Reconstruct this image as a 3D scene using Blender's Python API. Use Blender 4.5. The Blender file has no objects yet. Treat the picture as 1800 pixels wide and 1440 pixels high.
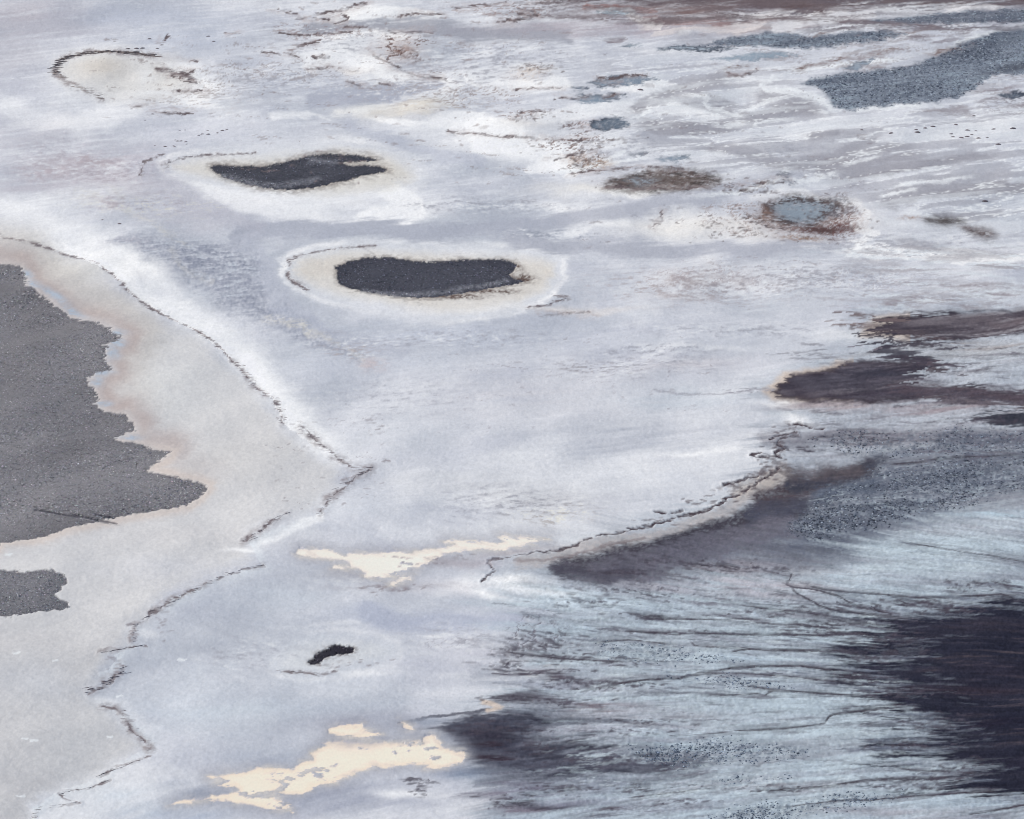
import bpy, math, random
import numpy as np

# ------------------------------------------------------------------ camera, sky, sun, exposure
S = bpy.context.scene
PITCH, HFOV, CAM_H = math.radians(24.0), math.radians(14.0), 330.0
cam_d = bpy.data.cameras.new("camera"); cam = bpy.data.objects.new("camera", cam_d)
S.collection.objects.link(cam); S.camera = cam
cam.location = (0, 0, CAM_H); cam.rotation_euler = (math.pi / 2 - PITCH, 0, 0)
cam_d.sensor_fit = 'HORIZONTAL'; cam_d.angle = HFOV
cam_d.clip_start = 1.0; cam_d.clip_end = 200000.0

SUN_EL, SUN_AZ = math.radians(40), math.radians(-80)      # azimuth clockwise from +Y
w = bpy.data.worlds.new("World"); S.world = w; w.use_nodes = True
wn = w.node_tree.nodes; wl = w.node_tree.links
bg = wn["Background"]; sky = wn.new("ShaderNodeTexSky"); sky.sky_type = 'NISHITA'
sky.sun_disc = False; sky.sun_elevation = SUN_EL; sky.sun_rotation = SUN_AZ
sky.air_density = 1.0; sky.dust_density = 3.0; sky.ozone_density = 1.0
wl.new(sky.outputs[0], bg.inputs[0]); bg.inputs[1].default_value = 0.10
sd = bpy.data.lights.new("sun", 'SUN'); sd.energy = 2.0; sd.angle = math.radians(8); sd.color = (1.0, 0.98, 0.91)
so = bpy.data.objects.new("sun", sd); S.collection.objects.link(so)
so.rotation_euler = (math.pi / 2 - SUN_EL, 0, math.pi - SUN_AZ)
S.view_settings.view_transform = 'Standard'; S.view_settings.look = 'None'
S.view_settings.gamma = 1.0; S.view_settings.exposure = 0.27
S.view_settings.use_curve_mapping = False
S.cycles.filter_width = 1.0

# ------------------------------------------------------------------ ground survey: (map column, row) -> metres on the plain
F = 900 / math.tan(HFOV / 2); CP, SP = math.cos(PITCH), math.sin(PITCH)
def world(u, v):
    a = (np.asarray(u, float) - 900) / F; b = (720 - np.asarray(v, float)) / F
    t = CAM_H / (SP - b * CP)
    return a * t, (CP + b * SP) * t
U0, U1, V0, V1 = -120.0, 1920.0, -80.0, 1520.0
NX, NY = 1190, 930
us = np.linspace(U0, U1, NX); vs = np.linspace(V0, V1, NY)
U, V = np.meshgrid(us, vs); U = U.astype(np.float32); V = V.astype(np.float32)
X, Y = world(U, V); X = X.astype(np.float32); Y = Y.astype(np.float32)
DU, DV = us[1] - us[0], vs[1] - vs[0]

# ------------------------------------------------------------------ noise
def sstep(a, b, x):
    t = np.clip((x - a) / (b - a), 0, 1); return t * t * (3 - 2 * t)
_rs = np.random.RandomState(7)
_T = _rs.rand(512, 512).astype(np.float32)
def vnoise(x, y):
    xi = np.floor(x); yi = np.floor(y); fx = x - xi; fy = y - yi
    xi = xi.astype(np.int32) & 511; yi = yi.astype(np.int32) & 511
    fx = fx * fx * (3 - 2 * fx); fy = fy * fy * (3 - 2 * fy)
    x1 = (xi + 1) & 511; y1 = (yi + 1) & 511
    a = _T[yi, xi]; b = _T[yi, x1]; c = _T[y1, xi]; d = _T[y1, x1]
    return a + (b - a) * fx + (c - a) * fy + (a - b - c + d) * fx * fy
def fbm(x, y, octv=4, gain=0.5, seed=0, lac=2.03):
    s = np.zeros_like(x); amp = 1.0; tot = 0
    for k in range(octv):
        ang = 0.5 * k
        s += amp * (vnoise(x + 37.1 * seed + 11.3 * k, y + 17.7 * seed + 5.9 * k) - 0.5)
        tot += amp * amp; amp *= gain
        x = x * lac; y = y * lac
    return (s / (math.sqrt(tot) * 0.24)).astype(np.float32)      # about unit deviation
rot = 0.45
XR = X * math.cos(rot) + Y * math.sin(rot) * 0.9; YR = -X * math.sin(rot) + Y * math.cos(rot) * 0.9
n_big = fbm(X / 60, Y / 60, 4, .5, 1)
n_med = fbm(XR / 11, YR / 11, 4, .55, 2)
n_fin = fbm(X / 1.25 + .2 * Y, Y / .95 + .12 * X, 3, .65, 3)
n_gr = fbm(X / .48, Y / .62, 2, .7, 4)
# drainage coordinate: lines of equal Q follow the flow over the flat
Q = (V - 1220) * (1 + 0.3 * (U - 1300) / 500)
Q = np.where(V > 900, Q, V + 0.10 * (U - 1300)).astype(np.float32)
YQ = world(0 * U + 900, np.clip(np.where(V > 900, Q + 1220, Q), -600, 2400))[1].astype(np.float32)
n_st = fbm(X / 14, YQ / 1.5, 4, .6, 5)
n_st2 = fbm(X / 5, YQ / .8, 3, .6, 6)
n_hs = fbm(X / 3.0, YQ / .95, 3, .6, 9)
n_stb = fbm(X / 45, YQ / 7, 4, .55, 8)
wu1 = fbm(X / 9, Y / 12, 4, .6, 11); wv1 = fbm(X / 9, Y / 12, 4, .6, 12)
UW = U + 9 * wu1; VW = V + 4 * wv1                      # ragged outlines
wf = fbm(XR / 3.5, YR / 4.5, 4, .65, 15)
UF = U + 2.2 * wf + 1.6 * n_fin; VF = V + .9 * wf + .8 * fbm(XR / 1.0, YR / 1.7, 3, .6, 13)
ws1 = fbm(X / 10, YQ / 1.6, 4, .65, 14); ws2 = fbm(X / 16, YQ / 1.1, 4, .68, 16)
US = U + 26 * ws1; VS = V + 3 * ws1                     # outlines drawn out along the flow
WARP = {0: (U, V), 1: (UF, VF), 2: (UW, VW), 3: (US, VS), 4: (U + 16 * ws2 + 10 * n_st2 + 8 * n_hs, V + 1.5 * ws1),
        5: (U + (4 * n_fin + 34 * ws2 * sstep(1480, 1640, U)), V + 1.5 * wf), 6: (U + 2 * wf + 5 * np.abs(n_hs), V + .8 * n_fin)}

def lin(c):
    c = np.array(c, np.float32) / 255.0
    return np.where(c <= .04045, c / 12.92, ((c + .055) / 1.055) ** 2.4).astype(np.float32)

col = np.empty((NY, NX, 3), np.float32)
H = np.zeros((NY, NX), np.float32)
ROUGH = np.zeros((NY, NX), np.float32)                  # how rough the crust is underfoot
FULL = (slice(0, NY), slice(0, NX))
def over(sl, m, c):
    c = lin(c) if np.ndim(c) == 1 else c
    col[sl] += m[..., None] * (c - col[sl])
def crop(pts, pad):
    p = np.array(pts, float)
    a = int(max(0, (p[:, 0].min() - pad - U0) / DU)); b = int(min(NX, (p[:, 0].max() + pad - U0) / DU + 2))
    c = int(max(0, (p[:, 1].min() - pad - V0) / DV)); d = int(min(NY, (p[:, 1].max() + pad - V0) / DV + 2))
    return (slice(c, max(c, d)), slice(a, max(a, b)))
def dist_line(sl, pts, warp, closed=False, vsc=1.0):
    """distance to a polyline, arc parameter 0..1 of the nearest point, inside flag when closed"""
    u, v = WARP[warp]; u = u[sl]; v = v[sl] * vsc
    p = np.array(pts, np.float32); p[:, 1] *= vsc
    n = len(p); best = np.full(u.shape, 1e9, np.float32); par = np.zeros(u.shape, np.float32)
    ins = np.zeros(u.shape, bool)
    for i in range(n if closed else n - 1):
        a = p[i]; b = p[(i + 1) % n]; d = b - a; l2 = float(d @ d) + 1e-9
        t = np.clip(((u - a[0]) * d[0] + (v - a[1]) * d[1]) / l2, 0, 1)
        r = (u - a[0] - t * d[0]) ** 2 + (v - a[1] - t * d[1]) ** 2
        k = r < best; best[k] = r[k]; par[k] = ((i + t) / max(1, n - 1))[k]
        if closed and a[1] != b[1]:
            c = (a[1] > v) != (b[1] > v)
            ins ^= c & (u < (b[0] - a[0]) * (v - a[1]) / (b[1] - a[1]) + a[0])
    best = np.sqrt(best)
    if closed: best = np.where(ins, -best, best)
    return best, par
def poly(pts, soft, warp=1, nz=None, amp=0.0, vsc=1.0, pad=None):
    """soft-edged area; soft = (outside, inside) reach of the edge"""
    so_, si_ = soft
    sl = crop(pts, (pad or 0) + so_ + amp * 2 + 40)
    d, _ = dist_line(sl, pts, warp, True, vsc)
    if nz is not None: d = d + nz[sl] * amp
    return sl, 1 - sstep(-si_, so_, d), d
def stroke(pts, wd, soft, warp=1, nz=None, amp=0.0, vsc=1.0, taper=True):
    w0, w1 = wd if np.ndim(wd) else (wd, wd)
    sl = crop(pts, max(w0, w1) + soft + amp * 2 + 40)
    d, t = dist_line(sl, pts, warp, False, vsc)
    if nz is not None: d = d + nz[sl] * amp
    ww = w0 + (w1 - w0) * t
    m = 1 - sstep(ww, ww + soft, d)
    return sl, m, d, t
def blob(x, y, rx, ry, c, s=1.0, ang=0.0, warp=2, brk=0.0, nz=None, p=1.0):
    R = max(rx, ry) * 1.8
    sl = crop([(x - R, y - R * (ry / rx if ang == 0 else 1)), (x + R, y + R * (ry / rx if ang == 0 else 1))], 20)
    u, v = WARP[warp]; du = u[sl] - x; dv = v[sl] - y
    ca, sa = math.cos(ang), math.sin(ang)
    a = (du * ca + dv * sa) / rx; b = (-du * sa + dv * ca) / ry
    m = np.exp(-((a * a + b * b) ** p) * 1.4) * s
    if brk: m = np.clip(m * (1 + brk * (nz if nz is not None else n_st)[sl]), 0, 1)
    over(sl, m, c); return sl, m

# ------------------------------------------------------------------ colours of the salt, mud and crust (as bare matter)
SALT = (203, 205, 216); WHITE = (250, 249, 252); BLUE = (182, 196, 210); CREAM = (228, 223, 217)
TAN = (205, 192, 186); PINK = (196, 180, 178); MAUVE = (166, 160, 170); LILAC = (184, 187, 203)
BROWN = (112, 94, 94); UMBER = (84, 70, 74); SLATE = (72, 70, 84); NAVY = (46, 45, 62)
STEEL = (106, 116, 134); RUST = (128, 96, 90)

col[:] = lin(SALT)
over(FULL, np.clip(.25 + .35 * n_big, 0, .7), (212, 213, 222))
over(FULL, np.clip(.18 * n_med + .12 * n_stb, 0, .5), LILAC)
over(FULL, np.clip(-.16 * n_med - .1 * n_st, 0, .4), (226, 226, 234))

n_swirl = fbm(XR / 38 + .5 * n_big, YR / 26, 4, .5, 21)
over(FULL, np.clip(.5 * n_swirl - .05, 0, .7), (178, 183, 196)); over(FULL, np.clip(-.4 * n_swirl - .1, 0, .6), (233, 233, 238))
wisp = sstep(620, 120, V) * .8 + .2
over(FULL, np.clip(wisp * (.16 * n_hs + .12 * n_st + .1 * n_med), 0, .5), (186, 188, 200))
over(FULL, np.clip(wisp * (-.18 * n_hs - .14 * n_st - .06 * n_med), 0, .6), (236, 237, 243))
# --- broad zones ---------------------------------------------------------------------------------
# blue-white brine crust east of the shore
EAST = [(1990, 545), (1560, 560), (1500, 625), (1470, 645), (1360, 690), (1400, 740), (1372, 775), (1372, 805), (1340, 835), (1275, 888),
        (1160, 925), (1060, 955), (950, 985), (880, 1005), (860, 1030), (920, 1075), (930, 1120), (880, 1190), (850, 1240), (800, 1280), (840, 1350),
        (860, 1400), (800, 1560), (1990, 1560)]
sl, m, d = poly(EAST, (60, 70), 3); over(sl, m * .9, (168, 179, 192))
over(sl, m * np.clip(.12 + .34 * n_stb[sl] + .22 * n_st[sl], 0, .8), (150, 153, 166))
over(sl, m * np.clip(.08 - .3 * n_stb[sl] - .3 * n_st[sl], 0, .8), (184, 197, 209))
sl, m, d = poly(EAST, (60, 70), 3); over(sl, m * .8 * sstep(980, 880, V[sl]), (183, 186, 197)); over(sl, m * sstep(980, 880, V[sl]) * np.clip(.3 * n_st[sl], 0, .6), (160, 158, 168))
# the milky mud apron between the western gravel and the driftline
APRON = [(-190, 412), (0, 415), (60, 426), (140, 450), (195, 478), (230, 515), (290, 553), (345, 580), (390, 615), (430, 655), (480, 705), (500, 745),
         (560, 785), (620, 822), (600, 865), (560, 905), (440, 950), (462, 996), (380, 1020), (300, 1063), (235, 1105), (230, 1130), (205, 1160), (150, 1216),
         (225, 1265), (270, 1312), (200, 1350), (105, 1391), (60, 1420), (60, 1560), (-190, 1560)]
sl, m, d = poly(APRON, (6, 30), 1, n_med, 4); over(sl, m * .9, (212, 210, 213))
gm = m * np.clip(sstep(1040, 1180, V[sl]) * (.6 + .2 * n_med[sl]), 0, 1); over(sl, gm, (194, 193, 198))
for b in [(260, 690, 130, 90, (219, 219, 221), .6), (420, 800, 110, 70, (210, 207, 208), .6), (120, 470, 160, 26, (220, 217, 215), .7), (330, 940, 190, 22, (213, 210, 213), .6),
          (40, 1130, 130, 22, (201, 199, 203), .6), (140, 1320, 90, 90, (194, 195, 201), .5), (60, 1200, 90, 40, (203, 205, 214), .5), (280, 1000, 120, 30, (214, 214, 222), .5)]:
    blob(*b[:5], b[5])
# west: mauve lobes and pale swirls
for b in [(60, 250, 120, 60, (196, 194, 204), .6), (190, 290, 150, 40, (199, 193, 202), .6), (30, 120, 60, 90, (200, 200, 212), .5), (120, 60, 120, 30, (203, 204, 216), .6),
          (40, 30, 140, 40, (186, 182, 192), .75), (110, 45, 90, 18, (184, 183, 195), .7), (20, 90, 70, 50, (190, 188, 198), .6), (240, 25, 120, 18, (186, 190, 206), .7), (330, 75, 60, 12, (180, 183, 198), .6), (180, 310, 100, 14, (188, 182, 192), .6), (60, 330, 120, 16, (190, 186, 197), .6), (330, 60, 130, 45, (196, 200, 214), .7), (330, 230, 150, 30, (220, 220, 230), .7), (480, 245, 130, 26, (212, 213, 223), .6),
          (560, 150, 130, 26, (188, 192, 206), .75), (480, 110, 110, 22, (196, 199, 212), .7), (420, 165, 90, 20, (198, 200, 211), .5),
          (330, 380, 110, 30, (194, 192, 203), .6), (430, 350, 140, 30, (210, 210, 220), .6), (250, 330, 100, 20, (198, 194, 203), .7),
          (640, 640, 180, 36, (200, 204, 217), .6), (760, 590, 220, 24, (198, 202, 216), .6), (980, 700, 300, 50, (212, 211, 219), .6), (1090, 770, 140, 34, (184, 187, 199), .8),
          (1010, 770, 70, 30, (190, 193, 205), .5), (1200, 700, 150, 26, (200, 207, 218), .5), (1220, 640, 200, 26, (204, 203, 213), .5), (700, 760, 120, 50, (212, 214, 223), .5),
          (800, 850, 200, 40, (208, 209, 216), .6), (950, 880, 140, 30, (198, 197, 203), .6), (1130, 860, 130, 30, (206, 208, 217), .5), (640, 900, 140, 30, (209, 212, 222), .5),
          (480, 1050, 120, 26, (203, 208, 219), .6), (420, 1130, 90, 36, (190, 193, 204), .6), (360, 1180, 90, 40, (199, 203, 214), .6), (330, 1250, 110, 50, (203, 209, 221), .6),
          (720, 1090, 150, 22, (186, 190, 207), .8), (640, 1080, 80, 16, (190, 195, 210), .6), (820, 1030, 90, 16, (226, 223, 230), .8), (860, 1150, 90, 36, (206, 205, 216), .6),
          (750, 1180, 80, 30, (198, 199, 212), .6), (600, 1200, 150, 30, (209, 213, 223), .5), (560, 1240, 220, 22, (186, 192, 206), .6), (420, 1250, 120, 30, (205, 212, 222), .4),
          (650, 1270, 160, 18, (168, 170, 186), .7), (480, 1330, 120, 20, (176, 182, 198), .6), (600, 1410, 200, 40, (160, 164, 182), .75), (360, 1395, 90, 22, (150, 158, 178), .75),
          (250, 1420, 120, 30, (190, 198, 212), .6), (330, 1430, 80, 16, (176, 184, 202), .6), (200, 1390, 60, 20, (206, 214, 226), .7)]:
    blob(*b[:5], b[5], brk=.25)
# bright salt
for b in [(0, 360, 160, 24, .7, .12), (120, 405, 150, 18, .9, .25), (240, 470, 110, 18, .9, .5), (350, 555, 110, 20, .95, .52), (440, 640, 100, 26, .95, .75), (520, 740, 70, 24, .9, .7), (560, 790, 50, 16, .6, .4),
          (640, 20, 90, 26, .9, 0), (650, 60, 100, 20, .9, -.1), (570, 100, 70, 22, .9, -.2), (650, 115, 60, 22, .8, .5), (700, 150, 110, 18, .5, .2), (780, 215, 160, 22, .6, 0), (930, 262, 130, 30, 1, 0),
          (860, 240, 120, 26, .8, 0), (980, 290, 60, 16, .9, .2), (880, 150, 80, 16, .5, 0), (960, 150, 60, 20, .5, 0), (690, 345, 80, 20, .8, .1), (700, 370, 70, 14, .8, 0), (500, 350, 180, 16, .7, .1),
          (340, 150, 70, 26, .9, .3), (320, 120, 40, 18, .5, 0), (350, 180, 80, 14, .6, .2), (660, 185, 60, 12, .6, -.2), (990, 365, 60, 12, .8, .1), (1080, 340, 90, 8, .7, 0), (1000, 430, 70, 12, .5, 0),
          (1190, 395, 120, 26, .6, 0), (1230, 200, 100, 16, .7, .1), (1170, 180, 70, 10, .7, .3), (1320, 150, 60, 22, .6, .2), (1400, 180, 60, 14, .7, .3), (1300, 215, 60, 8, .6, 0),
          (1420, 430, 120, 10, .7, 0), (1570, 440, 90, 9, .9, .12), (1700, 450, 120, 8, .8, .1), (1520, 390, 70, 16, .6, 0), (1150, 90, 110, 8, .4, 0), (1450, 30, 50, 14, .6, 0),
          (860, 1045, 46, 9, .9, .25), (810, 1025, 40, 12, .7, -.4), (770, 1095, 40, 6, .7, 0), (770, 1115, 30, 4, .7, 0), (600, 1100, 120, 5, .3, 0), (480, 945, 46, 8, .6, -.5), (430, 965, 40, 4, .9, 0),
          (260, 1110, 24, 16, .5, .2), (200, 1225, 40, 8, .6, .2), (240, 1260, 46, 20, .4, .6), (690, 1395, 40, 10, .7, 0), (740, 1400, 70, 8, .5, 0), (900, 1020, 60, 12, .6, 0), (950, 1040, 90, 10, .5, .1),
          (640, 1180, 90, 5, .5, .05), (830, 1190, 70, 5, .4, 0), (1370, 710, 50, 5, .9, .1), (1390, 735, 40, 10, .8, .3), (1240, 610, 120, 6, .4, 0), (1480, 590, 60, 10, .5, 0), (1240, 800, 90, 6, .7, -.03)]:
    blob(b[0], b[1], b[2], b[3], WHITE, b[4] * .85, b[5], brk=.22, nz=n_med)
for pts, wd, sf, st in [([(640, 395), (560, 382), (480, 371), (420, 352), (360, 335)], 6, 14, .6), ([(690, 342), (722, 358), (700, 378), (640, 386)], 10, 12, .85),
                        ([(540, 112), (600, 95), (660, 110), (690, 130), (740, 145), (800, 150)], 7, 12, .8), ([(600, 62), (650, 55), (700, 64)], 6, 8, .8), ([(620, 22), (700, 30), (760, 36)], 6, 8, .8), ([(840, 257), (900, 250), (960, 262), (1000, 282)], 12, 14, .95), ([(630, 190), (680, 173), (740, 160), (800, 160)], 2, 6, .7), ([(640, 192), (690, 206), (760, 208), (850, 200)], 2.5, 7, .8),
                        ([(760, 205), (860, 215), (930, 230)], 8, 14, .7), ([(1080, 341), (1150, 345), (1220, 346)], 3, 8, .7), ([(1480, 440), (1560, 432), (1640, 440), (1720, 452), (1830, 458)], 2.5, 7, .9), ([(1520, 446), (1600, 451), (1700, 458)], 1.5, 5, .7), ([(1500, 400), (1540, 412), (1500, 425), (1420, 432)], 5, 9, .8), ([(1280, 345), (1400, 342), (1500, 356), (1520, 385)], 3, 9, .7),
                        ([(820, 140), (900, 146), (980, 150)], 4, 9, .7), ([(960, 205), (1000, 200), (1040, 195), (1130, 190)], 5, 9, .6), ([(1045, 158), (1130, 152), (1190, 160)], 4, 7, .75), ([(940, 300), (985, 294), (1010, 300)], 5, 9, .7), ([(480, 205), (540, 200), (590, 208)], 3, 9, .6), ([(1000, 400), (1060, 385), (1100, 395)], 3, 9, .6), ([(500, 940), (540, 925), (560, 915)], 3, 9, .7), ([(0, 185), (60, 205), (140, 215), (240, 200)], 7, 20, .45)]:
    sl, m, d, t = stroke(pts, wd, sf, 2, n_med, 3); over(sl, np.clip(m * st * (.92 + .1 * n_hs[sl]), 0, 1), WHITE)
sl, m, d = poly(APRON, (120, 2), 1)
wb = np.where(d > -2, np.exp(-(np.maximum(d, 0) / (35 + 7 * n_med[sl] + 5 * n_st[sl])) ** 2), 0) * sstep(300, 430, V[sl]) * sstep(850, 740, V[sl]) * sstep(-60, 120, U[sl] + V[sl] * .2)
over(sl, np.clip(wb * (.95 + .05 * n_hs[sl]), 0, 1), WHITE)
wb = np.where(d > -2, np.exp(-(np.maximum(d, 0) / 12) ** 2), 0) * sstep(850, 1000, V[sl]); over(sl, np.clip(wb * (.3 + .2 * n_med[sl]), 0, .7), (226, 231, 238))
# cream mud
for b in [(710, 185, 80, 14, (222, 216, 210), .9, -.1), (640, 190, 36, 6, (240, 238, 238), .8, -.2), (1180, 400, 90, 26, (233, 229, 227), .7, 0), (1290, 400, 110, 24, (230, 224, 222), .7, .05), (1060, 335, 110, 12, (232, 227, 222), .7, 0),
          (940, 215, 60, 14, (232, 226, 224), .5, 0), (620, 120, 60, 10, (228, 221, 218), .5, .1), (590, 30, 50, 16, (222, 214, 212), .5, -.3), (1240, 490, 100, 20, (212, 204, 205), .7, .05), (1200, 520, 60, 12, (200, 192, 194), .5, 0),
          (1030, 545, 110, 6, (222, 216, 216), .7, -.02), (860, 545, 120, 8, (228, 225, 226), .6, 0), (1230, 640, 90, 10, (208, 202, 208), .5, -.15)]:
    blob(*b[:5], b[5], b[6], brk=.25, nz=n_med)

# --- pools: rings of cream mud, then the dark gravel --------------------------------------------
RING_D = [(499, 478), (507, 462), (522, 450), (548, 440), (585, 433), (640, 431), (740, 434), (820, 438), (900, 440), (955, 446), (985, 458), (990, 472), (980, 495), (960, 520), (920, 538),
          (850, 552), (780, 558), (700, 547), (640, 535), (590, 526), (548, 513), (515, 498)]
RING_C = [(290, 290), (303, 281), (335, 275), (390, 270), (450, 268), (500, 264), (550, 257), (600, 251), (650, 254), (690, 266), (722, 285), (738, 305), (728, 325), (690, 338),
          (640, 346), (580, 350), (520, 348), (460, 340), (400, 329), (350, 320), (315, 312), (297, 303)]
RING_E = [(478, 1160), (500, 1140), (540, 1122), (590, 1112), (650, 1118), (690, 1135), (690, 1155), (650, 1172), (590, 1185), (520, 1186), (485, 1176)]
for R, c0, s0 in ((RING_D, (221, 215, 210), 1), (RING_C, (219, 214, 209), 1), (RING_E, (212, 213, 217), .55)):
    sl, m, d = poly(R, (22, 6), 1, n_med, 3); over(sl, m ** 1.5 * .4 * s0, WHITE if s0 == 1 else (222, 226, 234))
    sl, m, d = poly(R, (2, 26), 1, n_med, 3); over(sl, np.clip(m * s0 * (.92 + .1 * n_med[sl]), 0, 1), c0); over(sl, np.clip(m * s0 * (.3 * n_med[sl] + .2 * n_fin[sl] - .1), 0, .5), (208, 200, 195))
    sl, m, d = poly(R, (16, 2), 1, n_med, 3); e = np.exp(-((d - 9) / 6) ** 2); over(sl, np.clip(e * (.45 + .3 * n_med[sl]), 0, .8) * s0, (240, 239, 243))
BED_A = [(-190, 452), (0, 459), (18, 462), (38, 465), (42, 472), (50, 482), (54, 492), (48, 502), (64, 508), (72, 518), (90, 526), (108, 540), (118, 550), (130, 557), (150, 562), (170, 567), (190, 575),
         (203, 584), (208, 590), (220, 596), (214, 600), (205, 604), (190, 607), (194, 614), (188, 618), (190, 628), (187, 634), (192, 642), (200, 650), (185, 653), (165, 657), (152, 666), (166, 682), (176, 700),
         (170, 708), (180, 712), (190, 722), (210, 726), (224, 726), (228, 735), (240, 745), (237, 757), (218, 762), (205, 772), (215, 778), (238, 778), (262, 785), (285, 792), (301, 793), (296, 802),
         (285, 810), (268, 824), (262, 828), (280, 832), (300, 837), (320, 843), (345, 845), (358, 850), (370, 855), (360, 866), (345, 875), (330, 885), (300, 892), (270, 897), (240, 902), (210, 908),
         (180, 914), (150, 923), (120, 930), (95, 940), (60, 948), (30, 953), (12, 956), (0, 965), (-40, 975), (-190, 985)]
BED_B = [(-190, 992), (0, 1000), (25, 1004), (50, 1008), (75, 1006), (95, 1008), (110, 1013), (120, 1020), (122, 1025), (112, 1033), (106, 1040), (109, 1047), (118, 1055), (122, 1062), (126, 1066), (110, 1070),
         (80, 1074), (50, 1080), (25, 1083), (0, 1084), (-190, 1095)]
BED_C = [(370, 293), (376, 290), (395, 290), (420, 292), (450, 292), (470, 292), (490, 287), (510, 283), (530, 278), (550, 274), (575, 271), (600, 272), (625, 273), (645, 276), (655, 278), (662, 281),
         (650, 283), (630, 284), (600, 286), (593, 287), (610, 289), (625, 292), (640, 291), (655, 291), (670, 294), (681, 298), (672, 302), (655, 306), (635, 309), (615, 315), (590, 321), (565, 327),
         (540, 331), (510, 333), (490, 332), (465, 330), (440, 325), (420, 318), (400, 312), (385, 306), (375, 300)]
BED_D = [(588, 469), (600, 466), (615, 460), (635, 454), (660, 452), (690, 452), (710, 456), (730, 459), (755, 460), (780, 459), (800, 457), (830, 456), (860, 456), (880, 457), (898, 459), (908, 465),
         (902, 475), (896, 482), (905, 490), (922, 493), (910, 498), (885, 503), (860, 508), (830, 513), (800, 517), (770, 522), (740, 524), (715, 522), (690, 519), (660, 514), (630, 510), (608, 505),
         (596, 497), (592, 487), (594, 478)]
BED_E = [(541, 1163), (548, 1159), (555, 1157), (553, 1153), (562, 1147), (575, 1141), (587, 1136), (595, 1134), (605, 1137), (620, 1140), (622, 1144), (612, 1146), (600, 1147), (585, 1150), (570, 1155),
         (566, 1161), (558, 1166), (546, 1166)]
# the pink-brown damp rim and grey salt foam beside the western gravel
sl, m, d = poly(BED_A, (90, 5), 1)
rim = np.exp(-((d - 16) / 24) ** 2) * sstep(860, 760, V[sl]) * np.clip(.9 + .1 * wu1[sl], 0, 1)
over(sl, np.clip(rim * .92, 0, 1), (182, 168, 167))
rim2 = np.exp(-((d - 46) / 24) ** 2) * sstep(760, 600, V[sl]); over(sl, rim2 * .6, (198, 193, 191))
rim3 = np.exp(-((d - 4) / 9) ** 2) * sstep(740, 820, V[sl]); over(sl, rim3 * .6, (212, 196, 188))
for b in [(48, 478, 14, 7), (62, 500, 16, 9), (100, 520, 30, 7), (130, 546, 30, 7), (200, 588, 26, 7), (208, 606, 18, 8), (198, 625, 14, 14), (180, 652, 22, 8), (168, 668, 14, 9), (185, 708, 16, 6), (228, 768, 22, 5)]:
    blob(b[0], b[1], b[2], b[3], (176, 186, 202), .9, .5 if b[1] < 560 else 0, warp=1, brk=.3, nz=n_fin)
# dark halos of algae round the two pools
for B, h, s in ((BED_C, 15, .7), (BED_D, 11, .65), (BED_E, 9, .75)):
    sl, m, d = poly(B, (h, 2), 1, n_fin, 4); over(sl, np.clip(m ** 2 * s * (1 + .3 * n_fin[sl]), 0, 1), (112, 100, 98))
for b in [(918, 488, 26, 10), (905, 470, 14, 8), (800, 522, 70, 5), (860, 512, 60, 5)]:
    blob(*b, (96, 80, 76), .8, warp=1, brk=.5, nz=n_gr)
BEDS = {}
for nm, B, c0, c1 in (("A", BED_A, (127, 125, 131), (114, 112, 118)), ("B", BED_B, (125, 124, 131), (112, 112, 119)), ("C", BED_C, (70, 71, 81), (80, 81, 91)), ("D", BED_D, (76, 77, 88), (68, 69, 80)), ("E", BED_E, (52, 50, 60), (44, 43, 52))):
    sl, m, d = poly(B, (1.2, 1.2), 6 if nm in 'AB' else 0, n_gr, .6 if nm in 'AB' else 1.1)
    if nm == 'E': d = d - 1.8; m = 1 - sstep(-1.2, 1.2, d)
    over(sl, m, c0); over(sl, m * np.clip(.3 * n_med[sl] + .4 * n_swirl[sl], 0, .8), c1); over(sl, m * np.clip(-.35 * n_swirl[sl] - .1, 0, .5), tuple(x + 14 for x in c0)); over(sl, m * np.exp(-(d / 9) ** 2) * .35, tuple(x - 22 for x in c0))
    H[sl] -= m * .12
    mk = np.zeros((NY, NX), bool); mk[sl] = d < 0; BEDS[nm] = (mk, c0)
# paler wet bands inside the lower edges of the two pools
for pts, wd in (([(392, 309), (420, 315), (450, 321), (480, 324), (510, 322), (535, 318), (560, 314)], (4, 2)), ([(640, 511), (690, 516), (740, 516), (790, 511), (830, 504), (870, 497), (890, 493)], (2.5, 2.5)), ([(545, 281), (570, 282), (590, 285)], (3, 2))):
    sl, m, d, t = stroke(pts, wd, 5, 1, n_gr, 1.5); over(sl, np.clip(m * .6 * (1 + .5 * n_gr[sl]), 0, 1), (122, 123, 133))
# wheel-like furrows at the foot of the western gravel
for pts in ([(60, 895), (100, 902), (150, 911), (190, 919)], [(125, 903), (160, 911), (205, 919)], [(165, 904), (200, 909)]):
    sl, m, d, t = stroke(pts, .6, 1.6, 0); over(sl, m * .8, (66, 65, 76)); H[sl] -= m * .1
sl, m, d, t = stroke([(140, 910), (180, 918), (210, 922)], .6, 1.6, 0); over(sl, m * .5, (176, 172, 176))

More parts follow.
